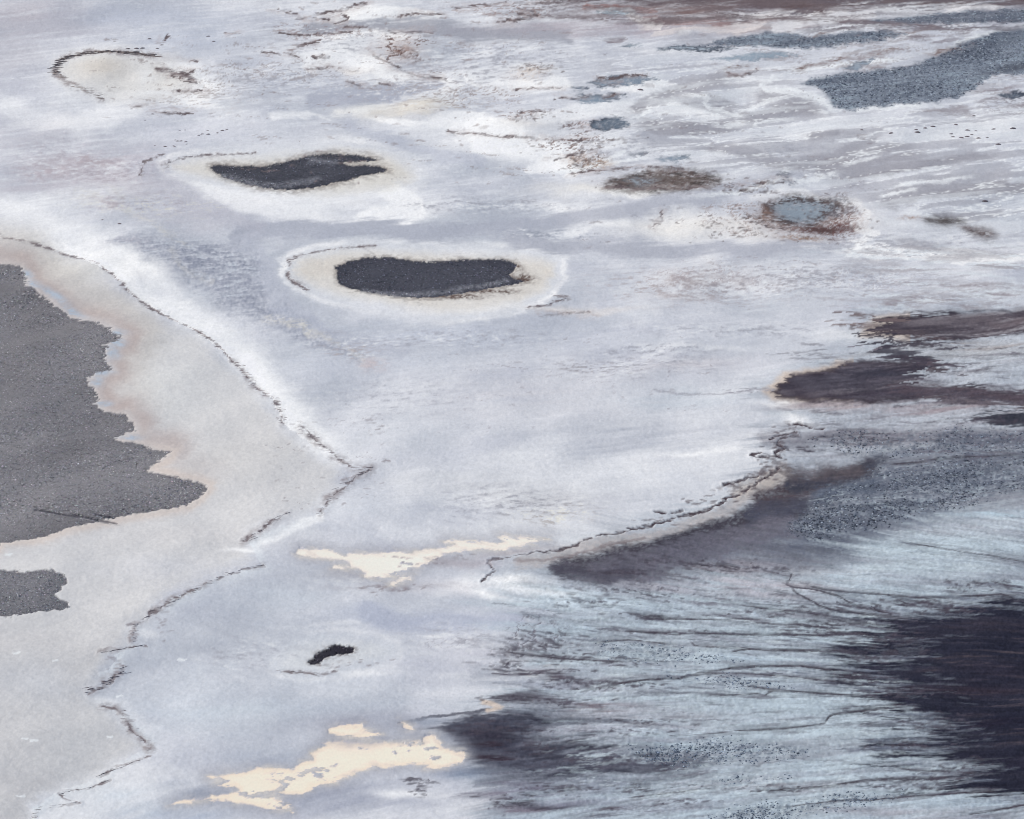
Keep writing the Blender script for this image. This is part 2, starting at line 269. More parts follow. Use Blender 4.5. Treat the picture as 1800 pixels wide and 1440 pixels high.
# --- rough grey crust between the two shores ------------------------------------------------------
RGH = [(230, 418), (330, 420), (400, 430), (455, 438), (466, 470), (480, 520), (505, 555), (570, 590), (660, 645), (560, 612), (480, 580), (400, 538), (330, 495), (270, 455), (190, 425)]
sl, m, d = poly(RGH, (18, 22), 2, n_fin, 3)
over(sl, np.clip(m * (.75 + .2 * n_hs[sl]), 0, .95), (172, 175, 189)); over(sl, np.clip(m * (.25 + .4 * n_fin[sl] + .3 * n_hs[sl]), 0, .8), (146, 150, 167)); over(sl, np.clip(m * (-.3 - .4 * n_fin[sl] - .25 * n_hs[sl]) * (V[sl] < 520), 0, .7), (200, 206, 218)); ROUGH[sl] = np.maximum(ROUGH[sl], m)
for pts, wd, c, s in ([(420, 418), (480, 404), (560, 401), (640, 404), (720, 406), (800, 404), (880, 400), (980, 384)], (12, 4), (176, 179, 193), .95), ([(450, 425), (475, 480), (500, 545), (560, 585), (640, 605), (720, 620)], (10, 8), (184, 187, 201), .75), \
        ([(880, 420), (960, 430), (1080, 432), (1200, 440), (1300, 440), (1420, 432), (1480, 425)], (6, 4), (178, 180, 193), .9), ([(980, 385), (1080, 372), (1160, 360), (1240, 350), (1330, 330), (1400, 312)], (8, 3), (180, 182, 195), .85), \
        ([(540, 45), (600, 45), (660, 45), (740, 48), (820, 55), (900, 60), (1000, 62)], (4, 7), (154, 156, 169), .85), ([(560, 170), (640, 165), (700, 155), (760, 150)], (8, 3), (176, 179, 194), .9), ([(620, 215), (680, 240), (760, 275), (840, 292)], (6, 4), (188, 191, 206), .6), \
        ([(640, 1080), (720, 1092), (800, 1095), (900, 1090)], (8, 3), (176, 181, 200), .7), ([(250, 300), (330, 350), (400, 380), (460, 400)], (16, 6), (188, 187, 200), .5), ([(480, 560), (560, 580), (620, 615)], (9, 4), (176, 180, 196), .5):
    sl, m, d, t = stroke(pts, wd, 16, 2, n_st, 3); over(sl, m * s, c)
# yellowish streaks of dried silt
for pts, wd, s in ([(140, 345), (200, 365), (250, 385), (300, 410), (330, 430)], 4, .6), ([(170, 330), (230, 350)], 3, .5), ([(460, 560), (520, 575), (570, 590), (610, 615), (650, 640)], 4, .75), ([(500, 570), (540, 580)], 4, .7), ([(300, 440), (320, 470), (360, 490)], 6, .4):
    sl, m, d, t = stroke(pts, wd, 7, 2, n_fin, 3); over(sl, np.clip(m * s * (.5 + .4 * n_fin[sl]), 0, 1), (209, 206, 204))
for b in [(150, 280, 60, 14, (184, 170, 176)), (90, 300, 60, 20, (190, 180, 188)), (200, 360, 40, 10, (190, 182, 190)), (660, 645, 40, 14, (198, 190, 196)), (230, 430, 40, 10, (180, 178, 190))]:
    blob(*b, .6, brk=.5, nz=n_fin)

def mottle(x, y, rx, ry, s, dk=(160, 160, 171), lt=(230, 231, 237), ang=0.0):
    R_ = max(rx, ry) * 1.6; sl = crop([(x - R_, y - R_ * .6), (x + R_, y + R_ * .6)], 10); du, dv = UW[sl] - x, VW[sl] - y; ca, sa = math.cos(ang), math.sin(ang)
    m = np.exp(-(((du * ca + dv * sa) / rx) ** 2 + ((dv * ca - du * sa) / ry) ** 2) * 1.3) * s; nn = .6 * n_fin[sl] + .5 * n_hs[sl] + .3 * n_gr[sl]
    over(sl, np.clip(m * (nn - .15), 0, .75), dk); over(sl, np.clip(m * (-nn - .35), 0, .75), lt)
for a in [(900, 885, 150, 34, .9), (980, 905, 70, 20, .7, (176, 168, 164), (232, 228, 220)), (1240, 500, 180, 34, .9, (170, 158, 160)), (1450, 495, 220, 30, .9), (1150, 615, 90, 10, 1.1, (150, 150, 162)), (1050, 650, 90, 12, .9, (158, 152, 158)), (1130, 640, 160, 22, .6), (430, 1150, 90, 34, .6), (640, 1012, 90, 16, .8), (480, 140, 130, 26, .8), (850, 360, 180, 16, .8),
          (960, 410, 90, 10, 1.2, (150, 154, 168)), (700, 600, 220, 24, .5), (860, 590, 120, 14, .6), (620, 620, 60, 22, .7, (172, 164, 168)), (190, 300, 110, 30, .8, (170, 162, 172)), (260, 360, 120, 20, .7, (172, 166, 174), (224, 220, 214)), (80, 270, 100, 40, .5, (178, 172, 182)), (740, 150, 130, 30, .8, (168, 160, 164), (246, 244, 246)), (880, 110, 160, 40, .7), (600, 60, 140, 40, .7),
          (1100, 260, 160, 30, .6), (1380, 260, 200, 40, .5), (1600, 430, 200, 30, .8), (1300, 580, 180, 14, .7), (700, 700, 200, 40, .4), (820, 1120, 120, 24, .7), (900, 1180, 80, 20, .8), (330, 170, 100, 26, .8, (170, 160, 160), (248, 246, 248)), (780, 180, 90, 16, .6, (184, 174, 170))]: mottle(*a)
# --- northern brown mud -------------------------------------------------------------------------
blob(1180, 22, 230, 20, (164, 156, 161), .9, .02, brk=.35); blob(1080, 50, 240, 16, (176, 168, 178), .8, brk=.3); blob(1340, 42, 130, 14, (166, 154, 157), .7, brk=.4)
blob(1330, 10, 200, 10, (120, 104, 108), .9, brk=.5); blob(1160, 16, 90, 6, (128, 106, 106), .7, brk=.6); blob(1700, 30, 160, 20, (150, 148, 158), .6, brk=.5)
sl, m, d = poly([(880, -110), (1990, -110), (1990, 14), (1780, 9), (1560, 6), (1400, 18), (1320, 8), (1180, 4), (1000, 3)], (10, 6), 3, n_st, 4); over(sl, m * .95, (98, 84, 90))
sl, m, d = poly([(-190, -110), (900, -110), (880, -6), (600, -12), (200, -16), (-190, -12)], (24, 10), 3, n_st, 6); over(sl, m * .5, (188, 186, 196))
for pts, wd, c in ([(1040, 14), (1080, 18), (1140, 24)], 1.5, (150, 112, 108)), ([(1130, 40), (1200, 36), (1280, 40)], 4, (160, 138, 140)), ([(1075, 72), (1098, 69)], 1.2, (128, 116, 124)), ([(1060, 24), (1100, 28)], 2, (206, 214, 222)), \
        ([(1090, 32), (1130, 42), (1165, 45)], 2.5, (224, 218, 220)), ([(1165, 52), (1250, 50), (1330, 44)], 2.2, (216, 208, 210)), ([(1280, 30), (1360, 28), (1440, 22), (1500, 28)], 4, (218, 214, 218)), ([(1370, 50), (1400, 36), (1480, 32), (1540, 20)], 8, (216, 214, 220)), \
        ([(1660, 14), (1720, 12), (1760, 16)], 4, (220, 218, 224)), ([(1208, 58), (1220, 61)], 1.5, (226, 224, 228)), ([(1480, 42), (1560, 38), (1640, 46)], 2, (128, 116, 122)), ([(1370, 10), (1440, 14), (1450, 18)], 4, (96, 82, 86)):
    sl, m, d, t = stroke(pts, wd, 5, 2, n_st, 2); over(sl, np.clip(m * .85 * (1 + .3 * n_st[sl]), 0, 1), c)
# grey mud fans of the north-east flat, drawn out along the run-off
for pts, wd, s in ([(1180, 60), (1260, 75)], 8, .3), ([(1100, 200), (1160, 170), (1240, 150), (1290, 135)], (6, 12), .6), ([(1180, 165), (1250, 180), (1300, 195)], 10, .6), ([(1110, 190), (1140, 178)], 5, .7), ([(1110, 215), (1170, 225), (1240, 225), (1310, 215)], (9, 5), .8), \
        ([(1290, 210), (1340, 200), (1400, 190), (1450, 195)], (5, 7), .75), ([(1220, 255), (1290, 265), (1340, 280), (1380, 290)], (5, 8), .6), ([(1320, 168), (1380, 172), (1440, 188)], 7, .6), ([(1340, 300), (1420, 285), (1500, 262), (1560, 238)], (7, 2.5), .7), \
        ([(1400, 295), (1500, 280), (1560, 262), (1620, 258)], (10, 2), .7), ([(1420, 300), (1520, 288), (1640, 272)], (5, 2.5), .85), ([(1440, 305), (1560, 300), (1640, 290), (1700, 278), (1765, 275)], (6, 2), .9), ([(1412, 243), (1450, 239), (1480, 236)], (2, 1.5), .8), \
        ([(1480, 240), (1510, 238), (1560, 234)], (1.5, 1), .4), ([(1540, 350), (1600, 345), (1680, 335), (1760, 332), (1860, 328)], (12, 6), .75), ([(1545, 355), (1580, 362)], 8, .5), ([(1640, 385), (1720, 378), (1770, 372)], (5, 3), .5), ([(1600, 318), (1700, 315), (1800, 308)], 3, .4), \
        ([(1560, 420), (1680, 440), (1800, 455)], 4, .5), ([(1620, 455), (1720, 452)], 4, .4), ([(1450, 320), (1530, 312)], 8, .4):
    sl, m, d, t = stroke(pts, wd, 8, 1, n_hs, 1.5); m = m * np.clip(np.sin(np.clip(t, .03, .97) * math.pi) * 2.2, 0, 1); over(sl, np.clip(m * s * (1.15 + .1 * n_hs[sl]), 0, 1), (152, 150, 160))
sl, m, d = poly([(1060, 110), (1180, 95), (1400, 125), (1420, 165), (1480, 200), (1620, 190), (1720, 175), (1990, 190), (1990, 430), (1560, 400), (1480, 345), (1300, 325), (1160, 270), (1100, 235)], (40, 40), 2)
YB = (Y[sl] - .28 * X[sl]) ; br = fbm(X[sl] / 20 + .4 * n_med[sl] * .3, YB / 4.2, 4, .55, 51)
over(sl, np.clip(m * sstep(.25, .75, br) * .6, 0, 1), (168, 168, 179)); over(sl, np.clip(m * np.exp(-((br - .12) / .13) ** 2) * .75, 0, 1), (236, 238, 243)); over(sl, np.clip(m * sstep(-.2, -1.3, br) * .45, 0, 1), (222, 225, 232))
for pts in ([(1190, 165), (1240, 170), (1240, 185), (1290, 200), (1320, 205)], [(1320, 212), (1250, 222)], [(1300, 195), (1345, 180), (1400, 172)], [(1400, 205), (1345, 210), (1315, 218)], [(1350, 160), (1400, 160), (1460, 178)], [(1380, 130), (1340, 150), (1345, 160), (1440, 175), (1470, 200)],
            [(1370, 125), (1420, 120), (1500, 112), (1600, 100)], [(1150, 190), (1110, 210)], [(1560, 330), (1640, 322), (1720, 312)], [(1540, 345), (1620, 335)], [(1550, 275), (1480, 290)], [(1640, 105), (1700, 72), (1800, 45)],
            [(960, 305), (1020, 300), (1075, 282), (1110, 268)], [(1010, 300), (1080, 288), (1150, 278)], [(1200, 352), (1290, 340), (1360, 322), (1380, 305), (1395, 295)], [(1360, 322), (1420, 318), (1480, 300)], [(1490, 195), (1540, 190), (1640, 186)]):
    sl, m, d, t = stroke(pts, (1.2, .5), 5, 1, n_hs, 1.0); m = m * np.clip(np.sin(np.clip(t, .03, .97) * math.pi) * 2, 0, 1); over(sl, np.clip(m * (.7 + .15 * n_hs[sl]), 0, .95), (238, 240, 245))

# --- streaky eastern brine flat -----------------------------------------------------------------
def dark_area(pts, c, soft=(7, 8), warp=3, nz=None, amp=3, s=1.0, edge=None):
    sl, m, d = poly(pts, soft, warp, n_st if nz is None else nz, amp)
    cc = lin(c) + 0 * col[sl]
    over(sl, np.clip(m * s, 0, 1), cc); return sl, m, d
S1 = [(1524, 590), (1534, 576), (1553, 563), (1600, 558), (1650, 551), (1720, 548), (1990, 545), (1990, 592), (1800, 588), (1760, 584), (1720, 588), (1680, 596), (1640, 606), (1600, 600), (1560, 594)]
S2 = [(1360, 690), (1378, 672), (1395, 660), (1440, 655), (1470, 650), (1481, 640), (1540, 637), (1600, 640), (1640, 651), (1600, 668), (1590, 680), (1650, 684), (1700, 676), (1760, 690), (1990, 680), (1990, 712), (1800, 708), (1740, 700), (1700, 704),
      (1650, 700), (1560, 706), (1480, 708), (1420, 704), (1370, 700)]
sl, m, d = poly([(p[0] - 10, p[1]) for p in S1], (12, 4), 1); over(sl, m * .9 * (U[sl] < 1600), (206, 192, 184))
sl, m, d = poly([(p[0] - 12, p[1]) for p in S2], (12, 4), 1); over(sl, m * .9 * (U[sl] < 1500), (206, 190, 180))
# grey mauve mud south of the two dark spits
for b in [(1680, 620, 180, 16, (178, 180, 188)), (1720, 605, 120, 8, (166, 162, 166)), (1600, 715, 220, 10, (152, 142, 150)), (1460, 712, 90, 6, (170, 160, 166)), (1560, 765, 220, 14, (150, 150, 162)), (1700, 770, 160, 12, (140, 144, 158)), (1480, 760, 90, 10, (160, 160, 170)),
          (1450, 800, 120, 8, (176, 176, 186)), (1650, 800, 200, 16, (140, 146, 160)), (1700, 840, 200, 26, (126, 136, 152)), (1480, 850, 120, 26, (130, 134, 150)), (1560, 890, 140, 30, (128, 138, 154)), (1450, 940, 100, 30, (112, 116, 132)), (1380, 960, 90, 26, (108, 108, 122)),
          (1330, 990, 120, 20, (140, 138, 150)), (1250, 1000, 140, 14, (152, 148, 158)), (1200, 1030, 200, 14, (170, 170, 182)), (1350, 1030, 100, 20, (184, 180, 190)), (1480, 1010, 110, 14, (176, 176, 186)), (1130, 1070, 160, 20, (170, 180, 194)),
          (1150, 1260, 180, 20, (172, 174, 186)), (1050, 1290, 120, 16, (170, 172, 186)), (1050, 1380, 150, 16, (160, 166, 182)), (1120, 1420, 200, 16, (156, 162, 178)), (1350, 1380, 140, 9, (172, 172, 182)), (1550, 1425, 160, 12, (170, 172, 184)), (940, 1400, 120, 20, (140, 142, 160)),
          (1000, 1200, 160, 16, (164, 168, 182))]:
    blob(*b, .8, warp=3, brk=.35)
for b in [(1650, 960, 200, 26, (182, 195, 207)), (1600, 1000, 180, 14, (185, 197, 208)), (1500, 1015, 120, 8, (186, 198, 211)), (1400, 1110, 170, 12, (178, 191, 203)), (1280, 1160, 200, 9, (184, 198, 212)), (1380, 1240, 220, 24, (182, 195, 207)), (1500, 1290, 180, 16, (186, 199, 210)), (1600, 1330, 140, 10, (186, 199, 210)),
          (1450, 1345, 160, 10, (180, 193, 205)), (960, 1060, 110, 16, (206, 217, 228)), (1010, 1110, 120, 14, (190, 204, 217)), (960, 1160, 80, 8, (196, 210, 222)), (1250, 1310, 140, 9, (178, 194, 208)), (1700, 1410, 150, 8, (184, 198, 212)), (1740, 905, 120, 9, (186, 202, 216)), (1660, 860, 90, 4, (206, 218, 230))]:
    blob(*b, .75, warp=3, brk=.3)
for SP_, c in ((S1, (84, 77, 87)), (S2, (80, 76, 88))):
    sl, m, d = dark_area(SP_, c, (5, 7), 5, n_hs, .8)
    over(sl, np.clip(m * (.4 * n_stb[sl] + .35 * n_st[sl] + .15 * n_hs[sl]) * sstep(-2, -10, d), 0, .75), (122, 115, 123)); over(sl, np.clip(m * (.15 - .35 * n_stb[sl] - .3 * n_st[sl]), 0, .8), (54, 50, 62)); over(sl, np.clip(np.exp(-((d + 3) / 4) ** 2) * .7 * (U[sl] < 1620), 0, 1), (58, 48, 58)); over(sl, np.clip(m * sstep(1600, 1720, U[sl]) * (.55 * n_st[sl] + .35 * n_hs[sl]), 0, .8), (150, 147, 155))
for b in [(1560, 572, 40, 7, (56, 50, 62)), (1700, 568, 110, 6, (112, 104, 112)), (1800, 570, 90, 6, (104, 94, 102)), (1700, 552, 140, 2.5, (58, 54, 66)), (1640, 588, 80, 4, (98, 82, 86)), (1570, 582, 60, 4, (96, 86, 92)), (1470, 670, 60, 9, (96, 92, 104)), (1550, 660, 60, 10, (66, 66, 80)),
          (1400, 690, 50, 8, (62, 54, 66)), (1530, 690, 120, 6, (64, 58, 70)), (1440, 678, 40, 6, (90, 86, 98)), (1690, 685, 90, 6, (92, 80, 88)), (1750, 700, 80, 5, (86, 72, 80))]:
    blob(*b, .75, warp=2, brk=.3)
for pts, wd, c in ([(1520, 614), (1550, 612)], 3, (110, 100, 112)), ([(1532, 590), (1535, 604), (1545, 614), (1570, 622), (1610, 628), (1650, 642)], 6, (60, 57, 70)), ([(1580, 630), (1640, 640), (1680, 655)], 4, (70, 64, 76)), ([(1600, 690), (1700, 692), (1760, 700), (1860, 696)], 7, (84, 74, 84)), ([(1650, 702), (1740, 712), (1850, 708)], 4, (96, 86, 94)), ([(1555, 612), (1560, 605), (1600, 604), (1640, 605)], 3, (84, 78, 88)), ([(1640, 638), (1660, 645), (1680, 650)], 3, (90, 80, 90)), ([(1660, 648), (1720, 650)], .8, (84, 76, 86)), \
        ([(1660, 655), (1690, 657)], 2.5, (92, 84, 92)), ([(1500, 555), (1540, 562), (1570, 562)], 1.2, (112, 98, 101)), ([(1485, 573), (1520, 573)], .8, (136, 122, 124)), ([(1300, 690), (1350, 687)], .3, (150, 148, 160)):
    sl, m, d, t = stroke(pts, wd, 5, 3, n_st, 1.5); over(sl, m * .9, c)
dark_area([(1680, 737), (1730, 730), (1760, 728), (1800, 722), (1990, 712), (1990, 756), (1800, 750), (1760, 746), (1720, 740)], (60, 62, 74), (5, 6), 3, n_st2, 5)
sl, m, d = poly([(985, 1006), (1100, 980), (1230, 942), (1330, 905), (1400, 862), (1480, 824), (1560, 803), (1700, 790), (1990, 778), (1990, 892), (1800, 882), (1700, 896), (1620, 908), (1560, 932), (1520, 968), (1450, 994), (1380, 990), (1300, 978), (1200, 994), (1080, 1014)], (34, 34), 2, n_st, 6)
over(sl, np.clip(m * (.72 + .12 * n_st[sl] + .1 * n_fin[sl]), 0, .95), (103, 107, 122)); over(sl, np.clip(m * (.1 + .3 * n_hs[sl] + .2 * n_gr[sl]), 0, .7), (80, 85, 101)); over(sl, np.clip(m * (-.35 - .35 * n_hs[sl] - .2 * n_gr[sl]) * sstep(1400, 1560, U[sl]), 0, .7), (170, 183, 197))
sl, m, d, t = stroke([(1150, 686), (1200, 689), (1260, 691), (1320, 688), (1360, 686)], (.1, .8), 2.5, 1); over(sl, m * .55, (146, 144, 156))
# diagonal brown-black band below the shore, cream beach above it
for pts, wd, c, s in ([(920, 990), (1000, 976), (1080, 961), (1150, 943), (1230, 918), (1300, 884), (1345, 852), (1380, 826)], (1.5, 6), (176, 169, 171), .7), ([(1300, 866), (1340, 850), (1390, 840)], 6, (192, 182, 177), .6), \
        ([(985, 1001), (1060, 991), (1140, 974), (1220, 952), (1300, 924), (1390, 896)], (6, 18), (68, 65, 76), .95), ([(1345, 880), (1400, 858), (1460, 838), (1530, 822)], (11, 7), (78, 70, 78), .9), ([(1400, 850), (1480, 828), (1560, 812)], (5, 3), (62, 64, 78), .8), \
        ([(1390, 828), (1440, 826), (1500, 822)], 4, (92, 84, 90), .7), ([(1050, 1005), (1150, 990), (1260, 960), (1380, 930)], (10, 18), (104, 102, 116), .8), ([(980, 1000), (1040, 1012), (1100, 1005)], (4, 6), (80, 78, 92), .7), \
        ([(1330, 905), (1400, 892), (1450, 880)], 7, (72, 74, 90), .7), ([(1440, 870), (1470, 860), (1530, 850)], 6, (84, 92, 110), .7), ([(1340, 770), (1440, 775), (1540, 765), (1680, 765), (1800, 770)], (3, 7), (116, 112, 124), .55), ([(1640, 772), (1700, 770), (1800, 766)], 4, (92, 96, 112), .6):
    sl, m, d, t = stroke(pts, wd, 17, 2, n_fin, 3); over(sl, np.clip(m * s * (1 + .12 * n_gr[sl] + .1 * n_fin[sl]), 0, 1), c)
# southern dark mud tongue
dark_area([(846, 1236), (858, 1226), (880, 1216), (920, 1212), (960, 1213), (985, 1220), (1010, 1232), (960, 1234), (900, 1236), (870, 1238)], (86, 80, 92), (6, 8), 3, s=.85)
dark_area([(776, 1285), (790, 1272), (830, 1262), (880, 1256), (930, 1258), (960, 1270), (930, 1284), (925, 1298), (945, 1312), (1000, 1318), (1080, 1325), (1130, 1338), (1180, 1340), (1110, 1350), (1010, 1356), (930, 1354), (870, 1348), (830, 1342), (818, 1332), (800, 1306)], (76, 76, 90), (9, 10), 1, n_hs, s=.95, amp=5)
dark_area([(800, 1275), (850, 1256), (920, 1250), (1000, 1256), (1060, 1262), (1000, 1275), (960, 1290), (1000, 1305), (1120, 1318), (1200, 1328), (1240, 1342), (1160, 1356), (1040, 1368), (940, 1372), (870, 1362), (830, 1345)], (82, 84, 99), (24, 14), 3, n_st, s=.75, amp=9)
sl, m, d = poly([(776, 1285), (830, 1262), (930, 1258), (1000, 1290), (1180, 1340), (1010, 1362), (870, 1352), (818, 1332)], (20, 16), 2); over(sl, np.clip(m * (.4 * n_st[sl] + .4 * n_hs[sl] - .1), 0, .7), (128, 130, 144)); over(sl, np.clip(m * (-.3 * n_st[sl] - .4 * n_hs[sl]), 0, .8), (56, 56, 71))
blob(850, 1300, 60, 30, (66, 66, 81), .7, warp=1, brk=.3, nz=n_hs); blob(960, 1340, 120, 9, (80, 82, 97), .7, warp=1, brk=.3, nz=n_hs)
for b in [(860, 1275, 60, 9, (58, 58, 74)), (830, 1290, 50, 9, (56, 54, 68)), (880, 1310, 60, 10, (60, 60, 76)), (1120, 1342, 46, 5, (60, 50, 64)), (940, 1330, 80, 6, (104, 106, 120)), (1060, 1340, 100, 7, (84, 84, 98)), (960, 1345, 60, 6, (80, 80, 94)), (860, 1330, 40, 7, (62, 54, 66)),
          (840, 1305, 30, 6, (60, 52, 64)), (940, 1418, 90, 7, (82, 80, 94)), (1080, 1435, 100, 5, (80, 76, 90)), (880, 1425, 70, 7, (130, 124, 138)), (1060, 1240, 60, 6, (128, 120, 130)), (1030, 1248, 50, 4, (130, 122, 130)), (960, 1180, 46, 5, (92, 86, 98)), (940, 1185, 30, 4, (88, 80, 92)),
          (880, 1400, 60, 8, (120, 114, 128)), (930, 1380, 60, 8, (112, 110, 126)), (1190, 1418, 60, 3, (90, 82, 94)), (1090, 1422, 50, 3, (96, 88, 98))]:
    blob(*b, .8, warp=3, brk=.5)
sl, m, d, t = stroke([(700, 1272), (760, 1262), (810, 1256), (860, 1250)], (.8, 2), 3, 1); over(sl, m * .85, (84, 84, 98))
sl, m, d, t = stroke([(848, 1232), (862, 1236), (880, 1246), (862, 1252)], 2, 6, 1); over(sl, m * .8, (214, 196, 184))
for b in [(740, 1270, 60, 8, (150, 158, 176)), (790, 1330, 30, 20, (150, 162, 182)), (800, 1360, 60, 12, (140, 152, 176)), (760, 1300, 40, 10, (158, 164, 182))]: blob(*b, .75, warp=1)
# the black reed-dark marsh
NAVYP = [(1990, 1050), (1800, 1061), (1750, 1056), (1715, 1060), (1690, 1067), (1650, 1076), (1600, 1084), (1560, 1090), (1530, 1100), (1545, 1112), (1560, 1122), (1540, 1134), (1470, 1146), (1480, 1150), (1560, 1150), (1600, 1156), (1570, 1165), (1500, 1172), (1455, 1180), (1480, 1188),
         (1530, 1196), (1560, 1204), (1545, 1214), (1560, 1222), (1590, 1236), (1575, 1242), (1600, 1250), (1640, 1262), (1660, 1272), (1640, 1280), (1670, 1292), (1620, 1300), (1540, 1306), (1530, 1311), (1580, 1316), (1640, 1318), (1670, 1326), (1690, 1336), (1740, 1340), (1750, 1350), (1700, 1354),
         (1690, 1366), (1640, 1372), (1700, 1378), (1760, 1386), (1800, 1388), (1990, 1400)]
NAVYP = [(p[0] + 4 if p[0] < 1780 else p[0], p[1]) for p in NAVYP]
sl, m, d = poly(NAVYP, (90, 0), 4); over(sl, np.clip(m * m * (.22 + .25 * n_st[sl] + .25 * n_hs[sl]), 0, .8), (84, 90, 108))
sl, m, d = poly(NAVYP, (40, 10), 4, None, 0)
d = d + 4.5 * n_hs[sl] + 9 * n_st[sl]; m = 1 - sstep(-10, 14, d); over(sl, m, (47, 48, 63))
inn = sstep(0, -60, d)
over(sl, np.clip(m * inn * (.15 + .35 * n_st[sl]), 0, .7), (66, 60, 70)); over(sl, np.clip(m * (.2 + .1 * inn - .4 * n_st[sl]), 0, .85), (38, 39, 54)); over(sl, np.clip(m * inn * (.6 * n_hs[sl] + .9 * n_st[sl] - .8) * .4, 0, .5), (92, 82, 88))
for b in [(1760, 1270, 90, 20, (32, 31, 48)), (1700, 1210, 140, 10, (58, 50, 62)), (1780, 1340, 90, 20, (44, 42, 58)), (1760, 1180, 100, 16, (52, 48, 62)), (1720, 1100, 120, 14, (56, 52, 64))]: blob(*b, .7, warp=3, brk=.3)
NAVY_D = (sl, d)
# rills feeding the marsh
RILLS = [([(1040, 1206), (1120, 1200), (1190, 1196), (1210, 1190), (1280, 1180), (1330, 1175), (1400, 1172), (1440, 1176), (1520, 1192)], (2.2, 2)), ([(1220, 1188), (1330, 1189), (1450, 1197), (1520, 1200)], (.8, 1)), ([(1348, 1220), (1358, 1217), (1450, 1220), (1545, 1224)], (.8, 1.6)), ([(1342, 1226), (1358, 1217), (1335, 1212), (1310, 1209)], (.9, .5)),
         ([(1180, 1292), (1300, 1284), (1400, 1278), (1440, 1274), (1450, 1271), (1457, 1260), (1465, 1256), (1500, 1251), (1560, 1246), (1600, 1240)], (.5, 1.8)), ([(1510, 1252), (1530, 1245), (1590, 1238)], (.8, 1.4)), ([(1212, 1128), (1222, 1138), (1280, 1143), (1330, 1143), (1420, 1143), (1500, 1141)], (.7, 2.5)), ([(1285, 1150), (1320, 1142)], (.7, .8)),
         ([(1090, 1110), (1140, 1110), (1180, 1113), (1300, 1115), (1400, 1115), (1500, 1112)], (1.5, 1.4)), ([(1120, 1088), (1190, 1086), (1270, 1088), (1350, 1086)], (2.5, 1)), ([(1375, 1020), (1392, 1030), (1440, 1038), (1470, 1046), (1490, 1056), (1510, 1065), (1540, 1070), (1560, 1073)], (1.2, 1.2)), ([(1392, 1002), (1388, 1015), (1382, 1022)], (.6, .9)),
         ([(1390, 1030), (1400, 1042), (1420, 1052), (1440, 1064), (1460, 1070), (1520, 1076), (1600, 1083)], (1, 2)), ([(1530, 1062), (1545, 1072), (1570, 1076)], (.8, .8)), ([(1410, 1026), (1450, 1036), (1520, 1042), (1600, 1048), (1680, 1048), (1760, 1046), (1800, 1056)], (.8, 1.6)), ([(1560, 1048), (1620, 1056), (1680, 1064)], (.8, 2)), ([(1740, 1024), (1765, 1030), (1800, 1036)], (1, 1)),
         ([(1290, 1060), (1350, 1068), (1420, 1075), (1480, 1086), (1560, 1098)], (.7, 4)), ([(1300, 1092), (1400, 1096), (1450, 1099), (1470, 1110), (1540, 1112)], (.7, 3)), ([(1580, 950), (1620, 957), (1680, 970), (1740, 980), (1830, 994)], (1.4, .5)), ([(1570, 1346), (1600, 1351), (1680, 1354)], (.7, 1.5)), ([(1290, 1392), (1400, 1384), (1470, 1378), (1540, 1369), (1600, 1366), (1680, 1365)], (.7, 2.2)),
         ([(1360, 1420), (1480, 1406), (1600, 1396), (1700, 1392), (1760, 1388)], (.8, 2.5)), ([(1700, 1432), (1760, 1420), (1820, 1410)], (.8, 2.5)), ([(1040, 1128), (1110, 1124), (1180, 1132)], (.8, .8)), ([(880, 1145), (960, 1150), (1040, 1160), (1100, 1165)], (1, 1)), ([(1240, 1226), (1290, 1224), (1340, 1221)], (1.2, .6)), ([(1100, 1398), (1180, 1390), (1260, 1384)], (.6, .6)),
         ([(1560, 815), (1620, 812), (1700, 806), (1800, 800)], (1.5, 1))]
for pts, wd in RILLS:
    sl, m, d, t = stroke(pts, (wd[0] * .5, wd[1] * .7), 2.2, 0, n_hs, .7); m = m * np.clip(t * 12, 0, 1) * np.clip((1 - t) * 12, 0, 1); over(sl, np.clip(m * (.85 + .25 * n_hs[sl]), 0, 1), (56, 50, 60)); H[sl] -= m * .03
    sl, m, d, t = stroke(pts, wd, 9, 3, n_st2, 3); over(sl, np.clip(m * .3 * (1 + .5 * n_hs[sl]), 0, 1), (96, 92, 104))
# countless fine dark runs, parallel to the flow
rng = random.Random(3)
def runs(n, box, ln, wd, c, s, slope, keep=None):
    for i in range(n):
        x = rng.uniform(box[0], box[2]); y = rng.uniform(box[1], box[3])
        if keep and not keep(x, y): continue
        L = ln[0] * (ln[1] / ln[0]) ** rng.random(); sl_ = slope(x, y)
        pts = []; k = 5; yy = y
        for j in range(k):
            pts.append((x + (j / (k - 1) - .5) * L, yy)); yy += sl_ * L / (k - 1) + rng.uniform(-1.4, 1.4) * min(1, L / 60)
        sl, m, d, t = stroke(pts, rng.uniform(*wd), 2.2, 3 if rng.random() < .5 else 1)
        if m.size: over(sl, m * np.sqrt(np.clip(np.sin(t * math.pi), 0, 1)) * s * rng.uniform(.4, 1), c)
fan = lambda x, y: -(y - 1220) * .0005 if y > 900 else -.08
runs(190, (880, 1040, 1520, 1225), (14, 110), (.05, .55), (84, 82, 97), .6, fan)
runs(150, (1000, 1060, 1560, 1420), (14, 110), (.05, .5), (206, 217, 226), .6, fan)
runs(90, (1450, 900, 1800, 1060), (14, 110), (.05, .5), (120, 128, 144), .5, fan)
runs(130, (860, 1225, 1600, 1440), (14, 110), (.05, .55), (96, 92, 106), .55, fan)
runs(170, (1380, 1070, 1720, 1395), (30, 160), (.1, 1.1), (54, 53, 68), .85, fan, lambda x, y: x > 1480 - 30 + abs(y - 1180) * .55)
runs(90, (1400, 600, 1800, 800), (20, 160), (.3, 1.2), (96, 90, 102), .6, lambda x, y: .03)
